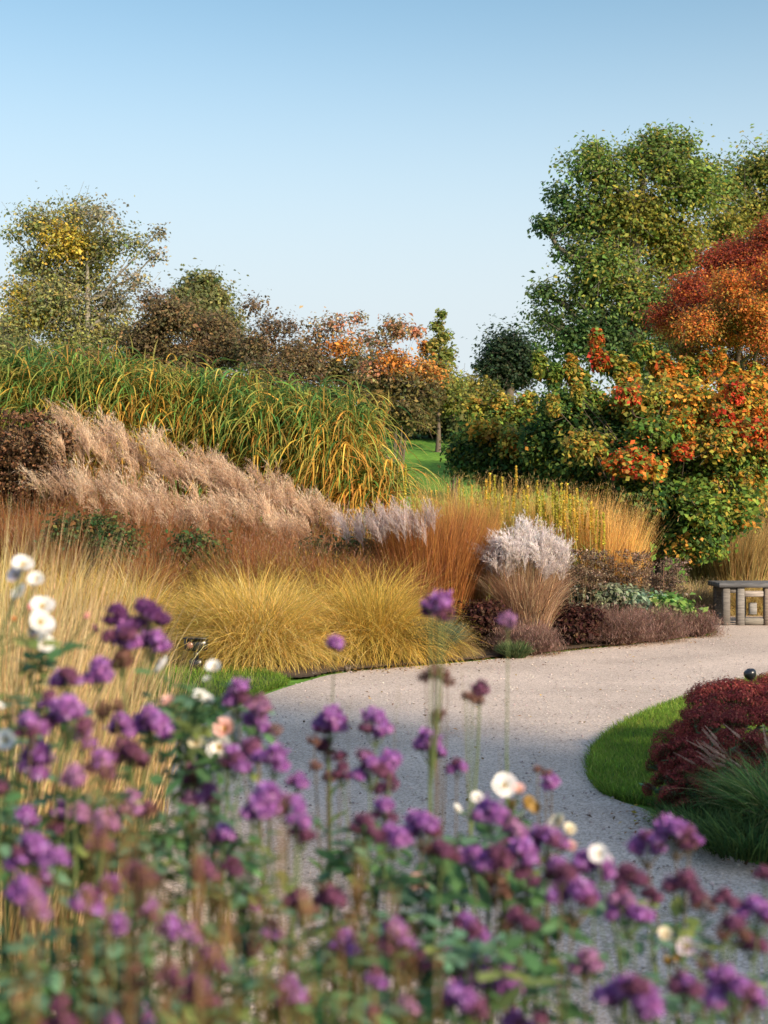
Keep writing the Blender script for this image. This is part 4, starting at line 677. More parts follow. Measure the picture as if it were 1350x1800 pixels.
# ------------------------------------------------------------------ crimson flower clump, right
def floret_dome(seed, R0, h, n, pal, size, lower=None, petals=5, mat=None, name='flower_head', tuft=False):
    """dome of little open flowers, unit metres"""
    rng = np.random.default_rng(seed); g = G(); u = rng.uniform(-.15, 1, n); a = rng.uniform(0, 2*PI, n); s = np.sqrt(np.clip(1-np.clip(u, 0, 1)**2, 0, 1))*np.where(u < 0, .9, 1)
    N = np.stack([s*np.cos(a), s*np.sin(a), u], 1); bump = np.exp(rng.normal(0, .12, n))[:, None]; P = N*np.array([R0, R0, h])*bump; N = nrm(N/np.array([R0, R0, h]))
    c = jit(pick(pal, n, rng), n, .2, .06, rng); T = nrm(np.cross(N, rng.normal(0, 1, (n, 3)))); B = np.cross(N, T)
    for k in range(petals):
        an = k/petals*2*PI; d = T*math.cos(an)+B*math.sin(an); e = -T*math.sin(an)+B*math.cos(an); L = size*rng.uniform(.8, 1.15, (n, 1))
        Q = np.stack([P, P+d*L*.6+e*L*.33+N*L*.15, P+d*L+N*L*.05, P+d*L*.6-e*L*.33+N*L*.15], 1); g.quads(Q, c)
    if tuft:
        m = n; i = rng.integers(0, n, m); blades(g, P[i], np.arctan2(N[i, 1], N[i, 0]), np.arccos(np.clip(N[i, 2], -1, 1))+rng.normal(0, .3, m), np.arccos(np.clip(N[i, 2], -1, 1))+rng.normal(0, .4, m), size*rng.uniform(.8, 1.7, m), size*.5, c[i]*.8, np.minimum(c[i]*1.25, .9), seg=1, prof='flat', rng=rng)
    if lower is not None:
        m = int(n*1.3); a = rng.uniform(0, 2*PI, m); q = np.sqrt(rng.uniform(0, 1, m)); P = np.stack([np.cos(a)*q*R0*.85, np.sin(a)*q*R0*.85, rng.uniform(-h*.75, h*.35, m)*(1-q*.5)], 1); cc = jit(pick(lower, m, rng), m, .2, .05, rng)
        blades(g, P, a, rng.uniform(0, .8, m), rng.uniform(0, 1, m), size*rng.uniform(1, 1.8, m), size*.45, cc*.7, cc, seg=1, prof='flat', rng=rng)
    me = g.mesh(name); me.materials.append(mat or M_PETAL); return me
CR = [(4, (.25, .045, .045)), (3, (.34, .075, .06)), (2, (.14, .03, .035)), (1, (.42, .14, .10))]
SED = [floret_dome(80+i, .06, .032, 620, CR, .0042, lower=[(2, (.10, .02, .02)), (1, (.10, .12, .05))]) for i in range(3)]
def sedum(px, Y, label, heads, seed, nleaf=700, off=0):
    rng = np.random.default_rng(seed); x = X(px, Y); root = thing('sedum_clump', (x, Y, .04), label, 'flowering plant', 'crimson flower clumps in the island bed'); O = np.array([x, Y, .04]); gs, gl = G(), G()
    for hx, hy, r, dY, tilt in heads:
        t = at(hx, hy, Y+dY)-O; b = t*np.array([.35, .35, 0])+rng.normal(0, .05, 3)*np.array([1, 1, 0]); b[2] = -.02
        mid = b*.5+t*.5+np.array([-(t-b)[0]*.15, -(t-b)[1]*.15, .05]); q = np.linspace(0, 1, 6)[:, None]; cv = b*(1-q)**2+2*mid*q*(1-q)+t*q*q; tube(gs, cv, .005, (.13, .14, .06), 5)
        inst(SED[int(rng.integers(0, 3))], 'flower_head', root, t, (rng.normal(0, .2)-.25, tilt, rng.uniform(0, 6)), (r*1.1/F*(Y+dY)/.06)*np.array([1, 1, 1.5]))
        m = 16; u = rng.uniform(.15, .93, m)[:, None]; P = b*(1-u)**2+2*mid*u*(1-u)+t*u*u; c = jit((.13, .22, .12), m, .2)
        blades(gl, P, rng.uniform(0, 6.28, m), rng.uniform(.8, 1.3, m), rng.uniform(1.2, 1.8, m), rng.uniform(.05, .08, m), .028, c, c*1.15, seg=4, prof='leaf', rng=rng)
    gs.build('stems', M_STEM, root); gl.build('foliage', M_LEAF, root)
sedum(1270, 8.0, 'crimson flower heads heaped at the top of the clump by the island lawn', [(1225, 1225, 20, .5, -.4), (1262, 1216, 22, .9, -.1), (1295, 1214, 22, .9, 0), (1330, 1217, 22, .9, .1), (1365, 1218, 24, .9, .1), (1350, 1262, 22, 0, .1), (1375, 1280, 22, 0, .1), (1250, 1290, 20, -.3, -.2), (1290, 1290, 20, -.3, 0), (1330, 1300, 20, -.3, 0), (1265, 1318, 20, -.4, 0), (1310, 1325, 18, -.4, 0), (1245, 1222, 26, .6, -.2), (1280, 1216, 26, .7, 0), (1310, 1220, 26, .7, 0), (1340, 1226, 26, .7, .1), (1262, 1238, 24, .3, -.1), (1300, 1238, 26, .3, 0), (1335, 1246, 24, .3, 0), (1230, 1245, 22, .3, -.3), (1212, 1262, 18, .2, -.6), (1365, 1235, 26, .5, .2), (1250, 1260, 24, 0, -.2), (1285, 1256, 22, 0, 0), (1320, 1262, 22, 0, 0), (1395, 1240, 26, .5, .2), (1230, 1285, 22, -.2, -.4), (1205, 1298, 20, -.1, -.5)], 700)
sedum(1240, 7.1, 'darker crimson flower heads hanging over the island lawn edge', [(1190, 1290, 17, .1, -.9), (1165, 1302, 17, .2, -1.0), (1155, 1325, 16, .1, -1.1), (1195, 1315, 20, 0, -.6), (1225, 1310, 22, 0, -.3), (1148, 1345, 13, .1, -1.1), (1180, 1338, 18, 0, -.7), (1215, 1335, 20, -.1, -.3), (1165, 1352, 12, 0, -1), (1185, 1375, 20, -.2, -.8), (1178, 1400, 20, -.3, -.9), (1137, 1388, 11, .1, -1.2), (1240, 1350, 20, -.2, 0), (1295, 1340, 18, 0, 0), (1250, 1405, 18, -.3, 0), (1205, 1360, 18, -.2, -.5), (1330, 1385, 22, -.2, .2), (1270, 1335, 16, 0, 0), (1350, 1370, 20, 0, .2), (1225, 1385, 20, -.3, -.8), (1260, 1375, 18, -.2, -.8), (1200, 1420, 18, -.3, -.8), (1240, 1440, 16, -.3, -.8), (1170, 1325, 18, 0, -1), (1205, 1345, 20, 0, -.9), (1160, 1370, 15, 0, -1), (1185, 1355, 18, 0, -1), (1195, 1395, 20, -.1, -.9), (1235, 1330, 20, 0, -.8), (1240, 1362, 20, 0, -.8), (1280, 1355, 18, 0, -.8), (1170, 1420, 16, 0, -1), (1320, 1345, 18, 0, -.6), (1265, 1395, 18, -.1, -.9), (1300, 1375, 18, 0, -.9), (1225, 1420, 18, -.2, -.9), (1280, 1300, 20, 0, -.5), (1320, 1310, 20, 0, -.5), (1250, 1275, 22, .1, -.4), (1220, 1265, 20, .1, -.6), (1290, 1270, 22, .1, -.3), (1200, 1285, 19, .1, -.8), (1340, 1330, 20, 0, -.6), (1300, 1410, 18, 0, -.9)], 701)
b_ = at(1345, 1190, 9.8)
sedum(1345, 9.7, 'single crimson head beside the black round spotlight', [(1347, 1196, 15, .1, 0), (1375, 1198, 22, .2, 0)], 702)
def fountain(px, Y, label, n, L, pal, seed, lean, W=.006, plum=0, sp=(.1, .9), name='fountain_clump', group='green fountain grasses in the island bed', r=.14):
    rng = np.random.default_rng(seed); x = X(px, Y); root = thing(name, (x, Y, .04), label, 'grass clump', group); g = G(); P, a = disc(n, r, rng); c = jit(pick(pal, n, rng), n, .25, .06, rng)
    blades(g, P, a+rng.normal(0, .4, n), rng.uniform(*sp, n), rng.uniform(1.0, 2.2, n), L*rng.uniform(.6, 1.1, n), W, c*.7, c*1.1, seg=7, p=1.5, drift=(lean, 0, 0), rng=rng); g.build('foliage', M_LEAF, root)
    if plum:
        P, a = disc(plum, r*.7, rng); gs = G(); PP = blades(gs, P, rng.normal(2.7, .8, plum), rng.uniform(.2, .6, plum), rng.uniform(.9, 1.6, plum), L*rng.uniform(1.1, 1.55, plum), .003, (.2, .22, .08), (.3, .24, .13), seg=7, prof='stem', rng=rng); gs.build('stems', M_STEM, root)
        for i in range(plum):
            d = PP[i, 7]-PP[i, 5]; v = Vector(d.tolist()); o = inst(BOTTLE[i % 2], 'flower_spike', root, PP[i, 6], (0, 0, 0), rng.uniform(.8, 1.2)); o.rotation_euler = v.to_track_quat('Z', 'Y').to_euler()
def bottle(seed, C):
    rng = np.random.default_rng(seed); g = G(); n = 240; u = rng.uniform(0, 1, n); P = np.stack([u*0, u*0, u*.13], 1); c = jit(C, n, .2, .04, rng)
    blades(g, P, rng.uniform(0, 6.28, n), rng.uniform(.4, .9, n), rng.uniform(.3, .8, n), .013*(1.2-u), .0016, c, c*1.2, seg=1, prof='flat', rng=rng); me = g.mesh('flower_spike'); me.materials.append(M_PLUME); return me
BOTTLE = [bottle(90, (.40, .24, .20)), bottle(91, (.50, .34, .26))]
GRN = [(4, (.10, .19, .06)), (3, (.14, .24, .07)), (2, (.24, .30, .08)), (1, (.42, .36, .17))]
fountain(1335, 6.9, 'green fountain grass with pinkish spikes under the crimson flowers', 700, .27, GRN, 710, -.1, plum=9)
fountain(1345, 6.7, 'green fountain grass at the right edge of the view', 1000, .36, GRN, 711, -.1, plum=16)
fountain(1240, 6.45, 'low dark green grass at the gravel edge of the island bed', 900, .15, [(4, (.09, .16, .05)), (2, (.15, .22, .06))], 712, 0, r=.2)
fountain(1390, 6.5, 'fountain grass beyond the right edge of the view', 900, .42, GRN, 713, -.1)
fountain(1320, 6.1, 'low green grass nearest the viewer in the island bed', 900, .22, [(4, (.05, .10, .03)), (2, (.11, .16, .04))], 714, 0, r=.2)
fountain(1215, 6.75, 'low green tuft under the hanging crimson heads', 500, .14, [(4, (.05, .11, .035)), (2, (.1, .15, .04))], 715, 0, r=.14)

# ------------------------------------------------------------------ straw stalks, left
STRAW = [(4, (.50, .36, .18)), (3, (.42, .30, .14)), (2, (.60, .46, .25)), (1, (.36, .32, .12))]
for i, (px, Y, top, w, lab, lean, n) in enumerate([(-60, 5.2, 850, 200, 'pale straw grass beyond the left edge of the view', 0, 1300), (20, 5.5, 875, 190, 'tall pale straw grass behind the white rose spray', .0, 1500), (110, 5.9, 925, 150, 'tall straw stalks right of the white rose spray', .0, 1300), (165, 6.6, 985, 130, 'straw stalks behind the highest purple flower heads', 0, 1200), (60, 6.9, 1000, 170, 'shorter straw grass behind the tall pale one', 0, 1500), (250, 6.9, 1090, 110, 'thin straw grass between purple heads and the left lawn', 0, 500), (-20, 4.4, 1010, 220, 'blurred buff grass low at the left edge', 0, 1300), (90, 4.9, 1090, 180, 'buff grass below the white rose spray', 0, 1400), (180, 5.4, 1130, 150, 'buff grass below the highest purple heads', 0, 900)]):
    fine_grass(px, Y, top, w, lab, STRAW, int(n*.62), 720+i, name='straw_grass', th=(0, .22), th1=(.05, .5), base=.8, W=.005, group='straw grasses at the left edge', seg=5, hv=(.55, 1.0))

# ------------------------------------------------------------------ foreground: purple heads on wiry stems
PUR = {'b': [(4, (.34, .12, .39)), (3, (.44, .19, .49)), (2, (.24, .08, .26)), (1, (.60, .38, .64))], 'f': [(3, (.42, .20, .38)), (3, (.50, .28, .42)), (2, (.32, .14, .26))],
       'm': [(3, (.20, .075, .14)), (3, (.26, .10, .19)), (2, (.14, .055, .08))], 's': [(3, (.20, .095, .075)), (2, (.28, .14, .11)), (1, (.14, .06, .06))], 'd': [(3, (.20, .06, .20)), (3, (.13, .045, .13)), (1, (.34, .15, .36))]}
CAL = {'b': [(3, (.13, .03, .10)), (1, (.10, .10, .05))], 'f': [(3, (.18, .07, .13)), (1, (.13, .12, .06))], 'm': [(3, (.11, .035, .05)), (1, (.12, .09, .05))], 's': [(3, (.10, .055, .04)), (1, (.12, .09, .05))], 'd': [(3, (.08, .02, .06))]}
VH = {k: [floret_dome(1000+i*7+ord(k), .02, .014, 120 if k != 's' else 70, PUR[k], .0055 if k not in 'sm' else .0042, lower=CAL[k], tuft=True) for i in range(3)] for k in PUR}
def verbena(label, Y, heads, seed, leafy=True):
    rng = np.random.default_rng(seed); cx = sum(h[0] for h in heads)/len(heads); x = X(cx, Y)+rng.normal(0, .03)
    root = thing('purple_flower', (x, Y, .03), label, 'flower', 'tall purple flowers in the near bed'); O = np.array([x, Y, .03]); gs = G()
    T = [at(h[0], h[1], Y+rng.normal(0, .03))-O for h in heads]; lo = min(t[2] for t in T); fz = max(.3, lo-(rng.uniform(.16, .26) if heads[0][3] != 's' else .34)); c0 = np.mean(T, 0)
    fork = np.array([c0[0]*.75, c0[1], fz]); col = (.12, .16, .055) if heads[0][3] != 's' and rng.uniform() < .75 else (.14, .10, .055)
    q = np.linspace(0, 1, 6)[:, None]; main = fork*q; main[1:5] += rng.normal(0, .006, (4, 3)); tube(gs, main, np.linspace(.0024, .0017, 6), col, 6)
    for i, (h, t) in enumerate(zip(heads, T)):
        f = fork if i % 2 == 0 else fork+np.array([0, 0, min(.06, (lo-fz)*.4)])*0+0; d = t-f; mid = f+d*np.array([.75, .75, .45]); cv = f*(1-q)**2+2*mid*q*(1-q)+t*q*q; tube(gs, cv, np.linspace(.0014, .0009, 6), col, 5)
        r = h[2]*1.12/F*Y; k = h[3]; n = 1 if h[2] < 15 else 3 if h[2] < 22 else (4 if h[2] < 28 else (6 if h[2] < 38 else 9))
        for j in range(n):
            if n == 1: off = np.zeros(3); rr = r
            else:
                rr = r*{3: .52, 4: .47, 6: .38, 9: .32}[n]*rng.uniform(.8, 1.15); a = j/n*2*PI+rng.uniform(0, 1); off = np.array([(j/(n-1)-.5)*2*(r-rr)*.95, math.sin(a)*r*.6, (.30-.55*abs(2*j/(n-1)-1)**2+rng.normal(0, .14))*r])
                b = t-np.array([0, 0, r*1.3]); e = t+off; tube(gs, [b, (b+e)/2+(e-b)*np.array([.2, .2, 0]), e], .0011, col, 4)
            kk = k if rng.uniform() < .75 else {'b': 'm', 'f': 'm', 'm': 's', 'd': 'd', 's': 's'}[k]
            inst(VH[kk][int(rng.integers(0, 3))], 'flower_head', root, t+off, (rng.normal(0, .25)-.15, rng.normal(0, .3), rng.uniform(0, 6.28)), rr/.0178*np.array([1, 1, rng.uniform(1.1, 1.4)]))
    gs.build('stem', M_STEM, root, True)
    if leafy:
        gl = G(); m = 16; u = rng.uniform(.25, .98, m)[:, None]; P = fork*u; c = jit((.12, .20, .07), m, .25); blades(gl, P, rng.uniform(0, 6.28, m), rng.uniform(.4, .9, m), rng.uniform(1.1, 2.0, m), rng.uniform(.03, .08, m), .011, c, c*1.1, seg=4, prof='leaf', rng=rng); gl.build('foliage', M_LEAF, root)
# label, distance, [(px, py, half width px, colour)]
VB = [
 ('five purple heads standing highest, left of the black garden floodlight', 2.1, [(205, 1085, 22, 'd'), (262, 1081, 33, 'd'), (217, 1125, 33, 'b'), (268, 1126, 28, 'b'), (215, 1160, 22, 's')]),
 ('two round purple heads side by side just below the highest group', 1.95, [(118, 1191, 28, 'b'), (175, 1183, 25, 'b')]),
 ('wide purple head above a smaller one, left of the highest group', 1.8, [(118, 1264, 40, 'b'), (87, 1237, 17, 'b'), (145, 1296, 24, 'b')]),
 ('purple head at the left edge beside a white bloom', 1.75, [(53, 1280, 28, 'b')]),
 ('two stacked violet heads near the left edge', 1.8, [(66, 1323, 27, 'b'), (60, 1352, 25, 'b')]),
 ('pair of purple heads below the small lawn, left of the peach bud', 2.0, [(215, 1276, 22, 'b'), (266, 1270, 36, 'b')]),
 ('dried brown heads beneath the two round purple heads', 2.0, [(180, 1250, 15, 's'), (206, 1245, 11, 's')]),
 ('flat faded maroon head under the pair of purple heads', 1.9, [(225, 1326, 36, 'm')]),
 ('purple head crossed by a blurred tan spike', 1.8, [(176, 1348, 26, 'b')]),
 ('pale mauve head below the stacked violet heads', 1.8, [(130, 1370, 21, 'f')]),
 ('purple head cut by the left edge', 1.7, [(0, 1392, 13, 'b')]),
 ('round purple head low at the left edge', 1.7, [(47, 1435, 19, 'b')]),
 ('loose row of small mauve heads at the left', 1.8, [(105, 1430, 16, 'b'), (138, 1434, 22, 'f'), (100, 1455, 17, 'm'), (186, 1450, 24, 'f')]),
 ('two mixed mauve heads behind the blurred tan spike', 1.8, [(233, 1418, 20, 'f'), (260, 1422, 18, 'm')]),
 ('maroon head with a mauve one under it, left of the white blooms', 2.0, [(345, 1370, 28, 'm'), (333, 1412, 18, 'f'), (368, 1402, 20, 'b')]),
 ('arched violet cluster low at the left edge', 1.5, [(32, 1512, 22, 'b'), (60, 1492, 30, 'b'), (97, 1515, 24, 'b')]),
 ('pinkish maroon head right of the arched violet cluster', 1.55, [(176, 1485, 25, 'm')]),
 ('magenta purple cluster under the arched violet cluster', 1.5, [(45, 1572, 33, 'b'), (80, 1550, 17, 'b'), (66, 1600, 22, 'f')]),
 ('purple heads stepping down to the right at the lower left', 1.55, [(195, 1560, 22, 'b'), (155, 1588, 26, 'b'), (204, 1620, 19, 'b')]),
 ('large hazy maroon head at the lower left', 1.35, [(247, 1545, 38, 'm')]),
 ('small lilac bud high between green leaves at the left', 1.9, [(285, 1490, 11, 'f')]),
 ('pair of dull maroon heads left of the gravel gap', 1.7, [(360, 1535, 27, 'm'), (408, 1525, 19, 'm')]),
 ('single plum head beside the gravel gap', 1.8, [(390, 1466, 21, 'b')]),
 ('small magenta head behind the brown haze', 1.5, [(260, 1600, 20, 'b')]),
 ('twin purple heads in the brown haze at the lower left', 1.5, [(300, 1630, 24, 'b'), (336, 1641, 20, 'b')]),
 ('deep violet round head in the brown haze', 1.45, [(370, 1690, 29, 'd')]),
 ('small bright purple head alone left of the middle', 1.8, [(440, 1588, 19, 'b')]),
 ('little magenta head above the middle of the bottom row', 1.7, [(478, 1635, 17, 'b')]),
 ('tiny maroon head among green leaves', 1.7, [(450, 1665, 13, 'm')]),
 ('wide maroon purple head near the bottom left', 1.3, [(350, 1750, 34, 'm')]),
 ('group of dark brownish heads near the bottom left', 1.35, [(235, 1716, 23, 's'), (300, 1720, 25, 'm'), (225, 1770, 27, 's')]),
 ('purple head cut by the bottom edge at the left', 1.4, [(108, 1790, 33, 'm')]),
 ('small plum head near the bottom left corner', 1.6, [(40, 1716, 17, 'm')]),
 ('small purple heads on the bottom edge, left of the dark group', 1.4, [(255, 1792, 18, 'b'), (195, 1796, 16, 'b')]),
 ('purple heads in front of the left corner of the gravel path', 2.0, [(418, 1228, 24, 'b'), (455, 1241, 21, 'f'), (452, 1271, 24, 'b'), (485, 1285, 9, 's')]),
 ('broad violet cluster at the left side of the open gravel', 1.9, [(411, 1337, 24, 'b'), (440, 1328, 24, 'b'), (482, 1336, 24, 'b')]),
 ('largest arched purple cluster in front of the gravel', 1.75, [(450, 1425, 24, 'b'), (470, 1405, 26, 'b'), (505, 1415, 26, 'b'), (530, 1465, 22, 'm'), (525, 1435, 18, 'b')]),
 ('round purple head standing free against the gravel', 2.2, [(580, 1269, 26, 'b')]),
 ('flat lilac head standing free against the gravel', 2.2, [(660, 1276, 26, 'b')]),
 ('cluster of small dark maroon heads on one thin stem', 2.2, [(552, 1305, 9, 's'), (573, 1318, 16, 'm'), (598, 1332, 10, 'm'), (555, 1350, 9, 's'), (578, 1369, 10, 's')]),
 ('small soft purple head between two large clusters', 1.9, [(523, 1372, 16, 'b')]),
 ('ragged row of purple heads across the middle of the gravel', 2.0, [(602, 1361, 18, 'm'), (650, 1350, 28, 'b'), (686, 1340, 14, 'b'), (680, 1376, 20, 'm')]),
 ('tall bare stem with brown arched seedhead over the gravel', 2.3, [(748, 1193, 10, 's'), (763, 1183, 11, 's'), (777, 1189, 11, 's'), (787, 1201, 9, 's')]),
 ('bare stem with a single brown seedhead above a purple head', 2.3, [(771, 1257, 10, 's'), (768, 1266, 9, 's')]),
 ('slanting stem with small dark seedheads at its tip', 2.3, [(845, 1214, 12, 'm'), (820, 1226, 8, 's'), (830, 1230, 8, 's'), (841, 1234, 9, 's')]),
 ('purple head right below the single brown seedhead', 2.2, [(755, 1312, 24, 'b')]),
 ('small round purple head alone against the pale gravel', 2.2, [(803, 1348, 15, 'b')]),
 ('broken row of plum heads in the centre of the flowers', 1.8, [(640, 1455, 24, 'm'), (675, 1427, 22, 'b'), (690, 1472, 30, 'b')]),
 ('large soft purple head at the centre of the flowers', 1.8, [(741, 1455, 31, 'b')]),
 ('maroon head right below the large soft central head', 1.75, [(777, 1500, 29, 'm')]),
 ('upper purple heads left of the cream blooms', 1.9, [(862, 1432, 27, 'b'), (905, 1465, 23, 'f')]),
 ('chain of purple heads joining the centre to the right', 1.75, [(830, 1512, 22, 'b'), (872, 1510, 27, 'b'), (915, 1502, 27, 'b'), (925, 1540, 21, 'm')]),
 ('brown spent head under the chain of purple heads', 1.8, [(870, 1560, 25, 's')]),
 ('broad bright purple head beside the cream bloom', 1.75, [(962, 1477, 34, 'b')]),
 ('wide dusky heads left of the pink bud stem', 1.7, [(530, 1590, 29, 'm'), (580, 1580, 26, 'm')]),
 ('purple head between two blurred orange spikes', 1.6, [(605, 1660, 23, 'b')]),
 ('purple head below the pink bud', 1.6, [(697, 1650, 26, 'b')]),
 ('bright magenta head right of the pink bud', 1.7, [(822, 1628, 22, 'b'), (842, 1645, 16, 'b')]),
 ('plum head left of the large green leaf', 1.7, [(915, 1620, 29, 'm')]),
 ('long purple head in the lower centre', 1.55, [(853, 1712, 26, 'b'), (892, 1725, 24, 'b')]),
 ('large purple head at the bottom, below the long one', 1.5, [(820, 1768, 36, 'b')]),
 ('faded mauve head above the long purple head', 1.65, [(800, 1690, 26, 'f')]),
 ('small plum heads in a row right of the orange spikes', 1.6, [(690, 1692, 19, 'm'), (738, 1690, 19, 'm')]),
 ('small violet head low between orange spikes', 1.5, [(660, 1722, 17, 'b')]),
 ('magenta head at the bottom beside the orange spikes', 1.45, [(510, 1752, 26, 'b')]),
 ('purple head at the bottom edge, middle of the photo', 1.5, [(715, 1772, 20, 'f'), (655, 1790, 15, 'm')]),
 ('three tiny heads alone on the gravel right of the white bloom', 2.3, [(945, 1354, 7, 's'), (960, 1361, 8, 's'), (970, 1379, 12, 'b')]),
 ('two bright lilac heads in front of the crimson flower clump', 1.9, [(1137, 1488, 29, 'b'), (1188, 1466, 32, 'b'), (1212, 1477, 18, 'b')]),
 ('bright purple head with a white bloom behind it', 1.75, [(1043, 1520, 33, 'b')]),
 ('brilliant magenta head, lower of two left of the gravel corner', 1.65, [(985, 1532, 24, 'b'), (1008, 1573, 42, 'b')]),
 ('faded head trailing right of the brilliant magenta head', 1.75, [(1110, 1542, 25, 'm'), (1145, 1572, 16, 'm')]),
 ('pink purple dome left of the flat maroon heads', 1.65, [(1105, 1601, 35, 'b'), (1093, 1575, 18, 'f')]),
 ('flat maroon heads in front of the grey gravel at the right', 1.7, [(1200, 1560, 32, 'm'), (1236, 1592, 17, 's')]),
 ('small maroon head near the right edge', 1.75, [(1275, 1578, 21, 'm')]),
 ('violet head cut by the right edge', 1.75, [(1345, 1542, 17, 'b')]),
 ('lilac head with maroon ones beneath at the right edge', 1.6, [(1332, 1606, 29, 'b'), (1288, 1635, 25, 'm'), (1322, 1660, 23, 'm')]),
 ('pale violet head above the wide bottom right dome', 1.6, [(1030, 1696, 24, 'f')]),
 ('wide purple dome on the bottom right gravel', 1.45, [(1105, 1755, 48, 'b')]),
 ('round magenta head left of the largest bottom right head', 1.55, [(1205, 1736, 24, 'b')]),
 ('largest purple head near the bottom right corner', 1.4, [(1290, 1742, 42, 'b'), (1328, 1762, 18, 'b')]),
 ('small brown head above the round magenta head', 1.6, [(1240, 1690, 17, 's')]),
 ('purple head cut by the bottom edge right of centre', 1.45, [(912, 1798, 24, 'b'), (950, 1790, 12, 'm')]),
 ('purple head with dark underside before the golden grass', 2.1, [(757, 1058, 15, 'b'), (776, 1062, 14, 'b'), (783, 1078, 12, 'b'), (757, 1078, 11, 'd'), (768, 1072, 12, 's')]),
 ('thin stem with a soft lilac head before the maroon mound', 2.2, [(893, 1088, 16, 'f')]),
 ('tiny violet head before the gold mound edge', 2.3, [(588, 1135, 11, 'b')]),
]
for i, (lab, Y, hs) in enumerate(VB): verbena(lab, Y, hs, 2000+i)

# ------------------------------------------------------------------ white and pink roses
def rose_mesh(seed, C, cup=.55, pet=5):
    rng = np.random.default_rng(seed); g = G(); k = pet*2
    for j in range(k):
        a = j/pet*2*PI+(.6 if j >= pet else 0)+rng.normal(0, .1); o = np.array([math.cos(a), math.sin(a), 0]); s = np.array([-math.sin(a), math.cos(a), 0]); cu = cup*(1.0 if j < pet else 1.5)+rng.normal(0, .1); L = 1.0 if j < pet else .72; V = []
        for u in np.linspace(0, 1, 5):
            r = L*(u*math.cos(cu*.6*u)); z = L*(u**1.4)*math.sin(cu*1.0)*.8
            for v in np.linspace(-1, 1, 4):
                w = .62*L*math.sin(PI*(u*.78+.08))*v; V.append(o*r+s*w+np.array([0, 0, z+.16*v*v*u-.05*(u > .9)+rng.normal(0, .015)]))
        i = (np.arange(4)*4)[:, None]+np.arange(3)[None]; g.raw(np.array(V), np.stack([i, i+1, i+5, i+4], -1), jit(C, 1, .06, .02, rng)[0])
    n = 40; a = rng.uniform(0, 6.28, n); r = rng.uniform(.02, .2, n); P = np.stack([np.cos(a)*r, np.sin(a)*r, r*.3+.05], 1); c = jit((.60, .42, .08), n, .2)
    blades(g, P, a, rng.uniform(.1, .7, n), rng.uniform(.3, .9, n), .22, .05, c*.8, c, seg=1, prof='flat', rng=rng); me = g.mesh('flower'); me.materials.append(M_PETAL); me.polygons.foreach_set('use_smooth', np.ones(len(me.polygons), bool)); return me
def bud_mesh(C):
    g = G(); lathe(g, [(.001, -.9), (.35, -.75), (.55, -.2), (.5, .35), (.28, .8), (.001, 1.0)], C, 10)
    rng = np.random.default_rng(3); n = 6; blades(g, np.repeat([[0, 0, -.85]], n, 0), np.arange(n)*1.05, np.full(n, 1.2), np.full(n, -.2), 1.1, .35, (.1, .16, .05), (.12, .18, .06), seg=3, prof='leaf', rng=rng)
    me = g.mesh('bud'); me.materials.append(M_PETAL); me.polygons.foreach_set('use_smooth', np.ones(len(me.polygons), bool)); return me
ROSE = {'w': [rose_mesh(i, (.80, .80, .78)) for i in (1, 2)], 'p': [rose_mesh(i, (.80, .52, .47), 1.0) for i in (3, 4)], 'c': [rose_mesh(i, (.76, .70, .55), .7) for i in (5, 6)], 'x': [rose_mesh(7, (.42, .28, .10), .9)], 'l': [rose_mesh(8, (.78, .68, .74), .8)]}
BUD = {'q': bud_mesh((.72, .30, .30)), 'o': bud_mesh((.62, .22, .08))}
def compound_leaf(g, P, az, el, size, rng, C):
    """pinnate rose leaves: five leaflets each"""
    n = len(P); d = np.stack([np.cos(az)*np.cos(el), np.sin(az)*np.cos(el), np.sin(el)], 1); s = np.stack([-np.sin(az), np.cos(az), np.zeros(n)], 1)
    twigs(g, P, P+d*size[:, None]*2.4, .0009, .0007, (.10, .15, .06), .05, rng)
    for u, sd in ((.8, 1), (.8, -1), (1.6, 1), (1.6, -1), (2.4, 0)):
        B = P+d*size[:, None]*u; a = az+sd*1.15+rng.normal(0, .12, n); th = PI/2-el*.5+rng.normal(0, .25, n); c = jit(C, n, .12, .03, rng)
        blades(g, B, a, th, th+rng.uniform(.1, .6, n), size*rng.uniform(.9, 1.2, n), size*.62, c, c*1.08, seg=4, prof='leaf', twist=.25, rng=rng)
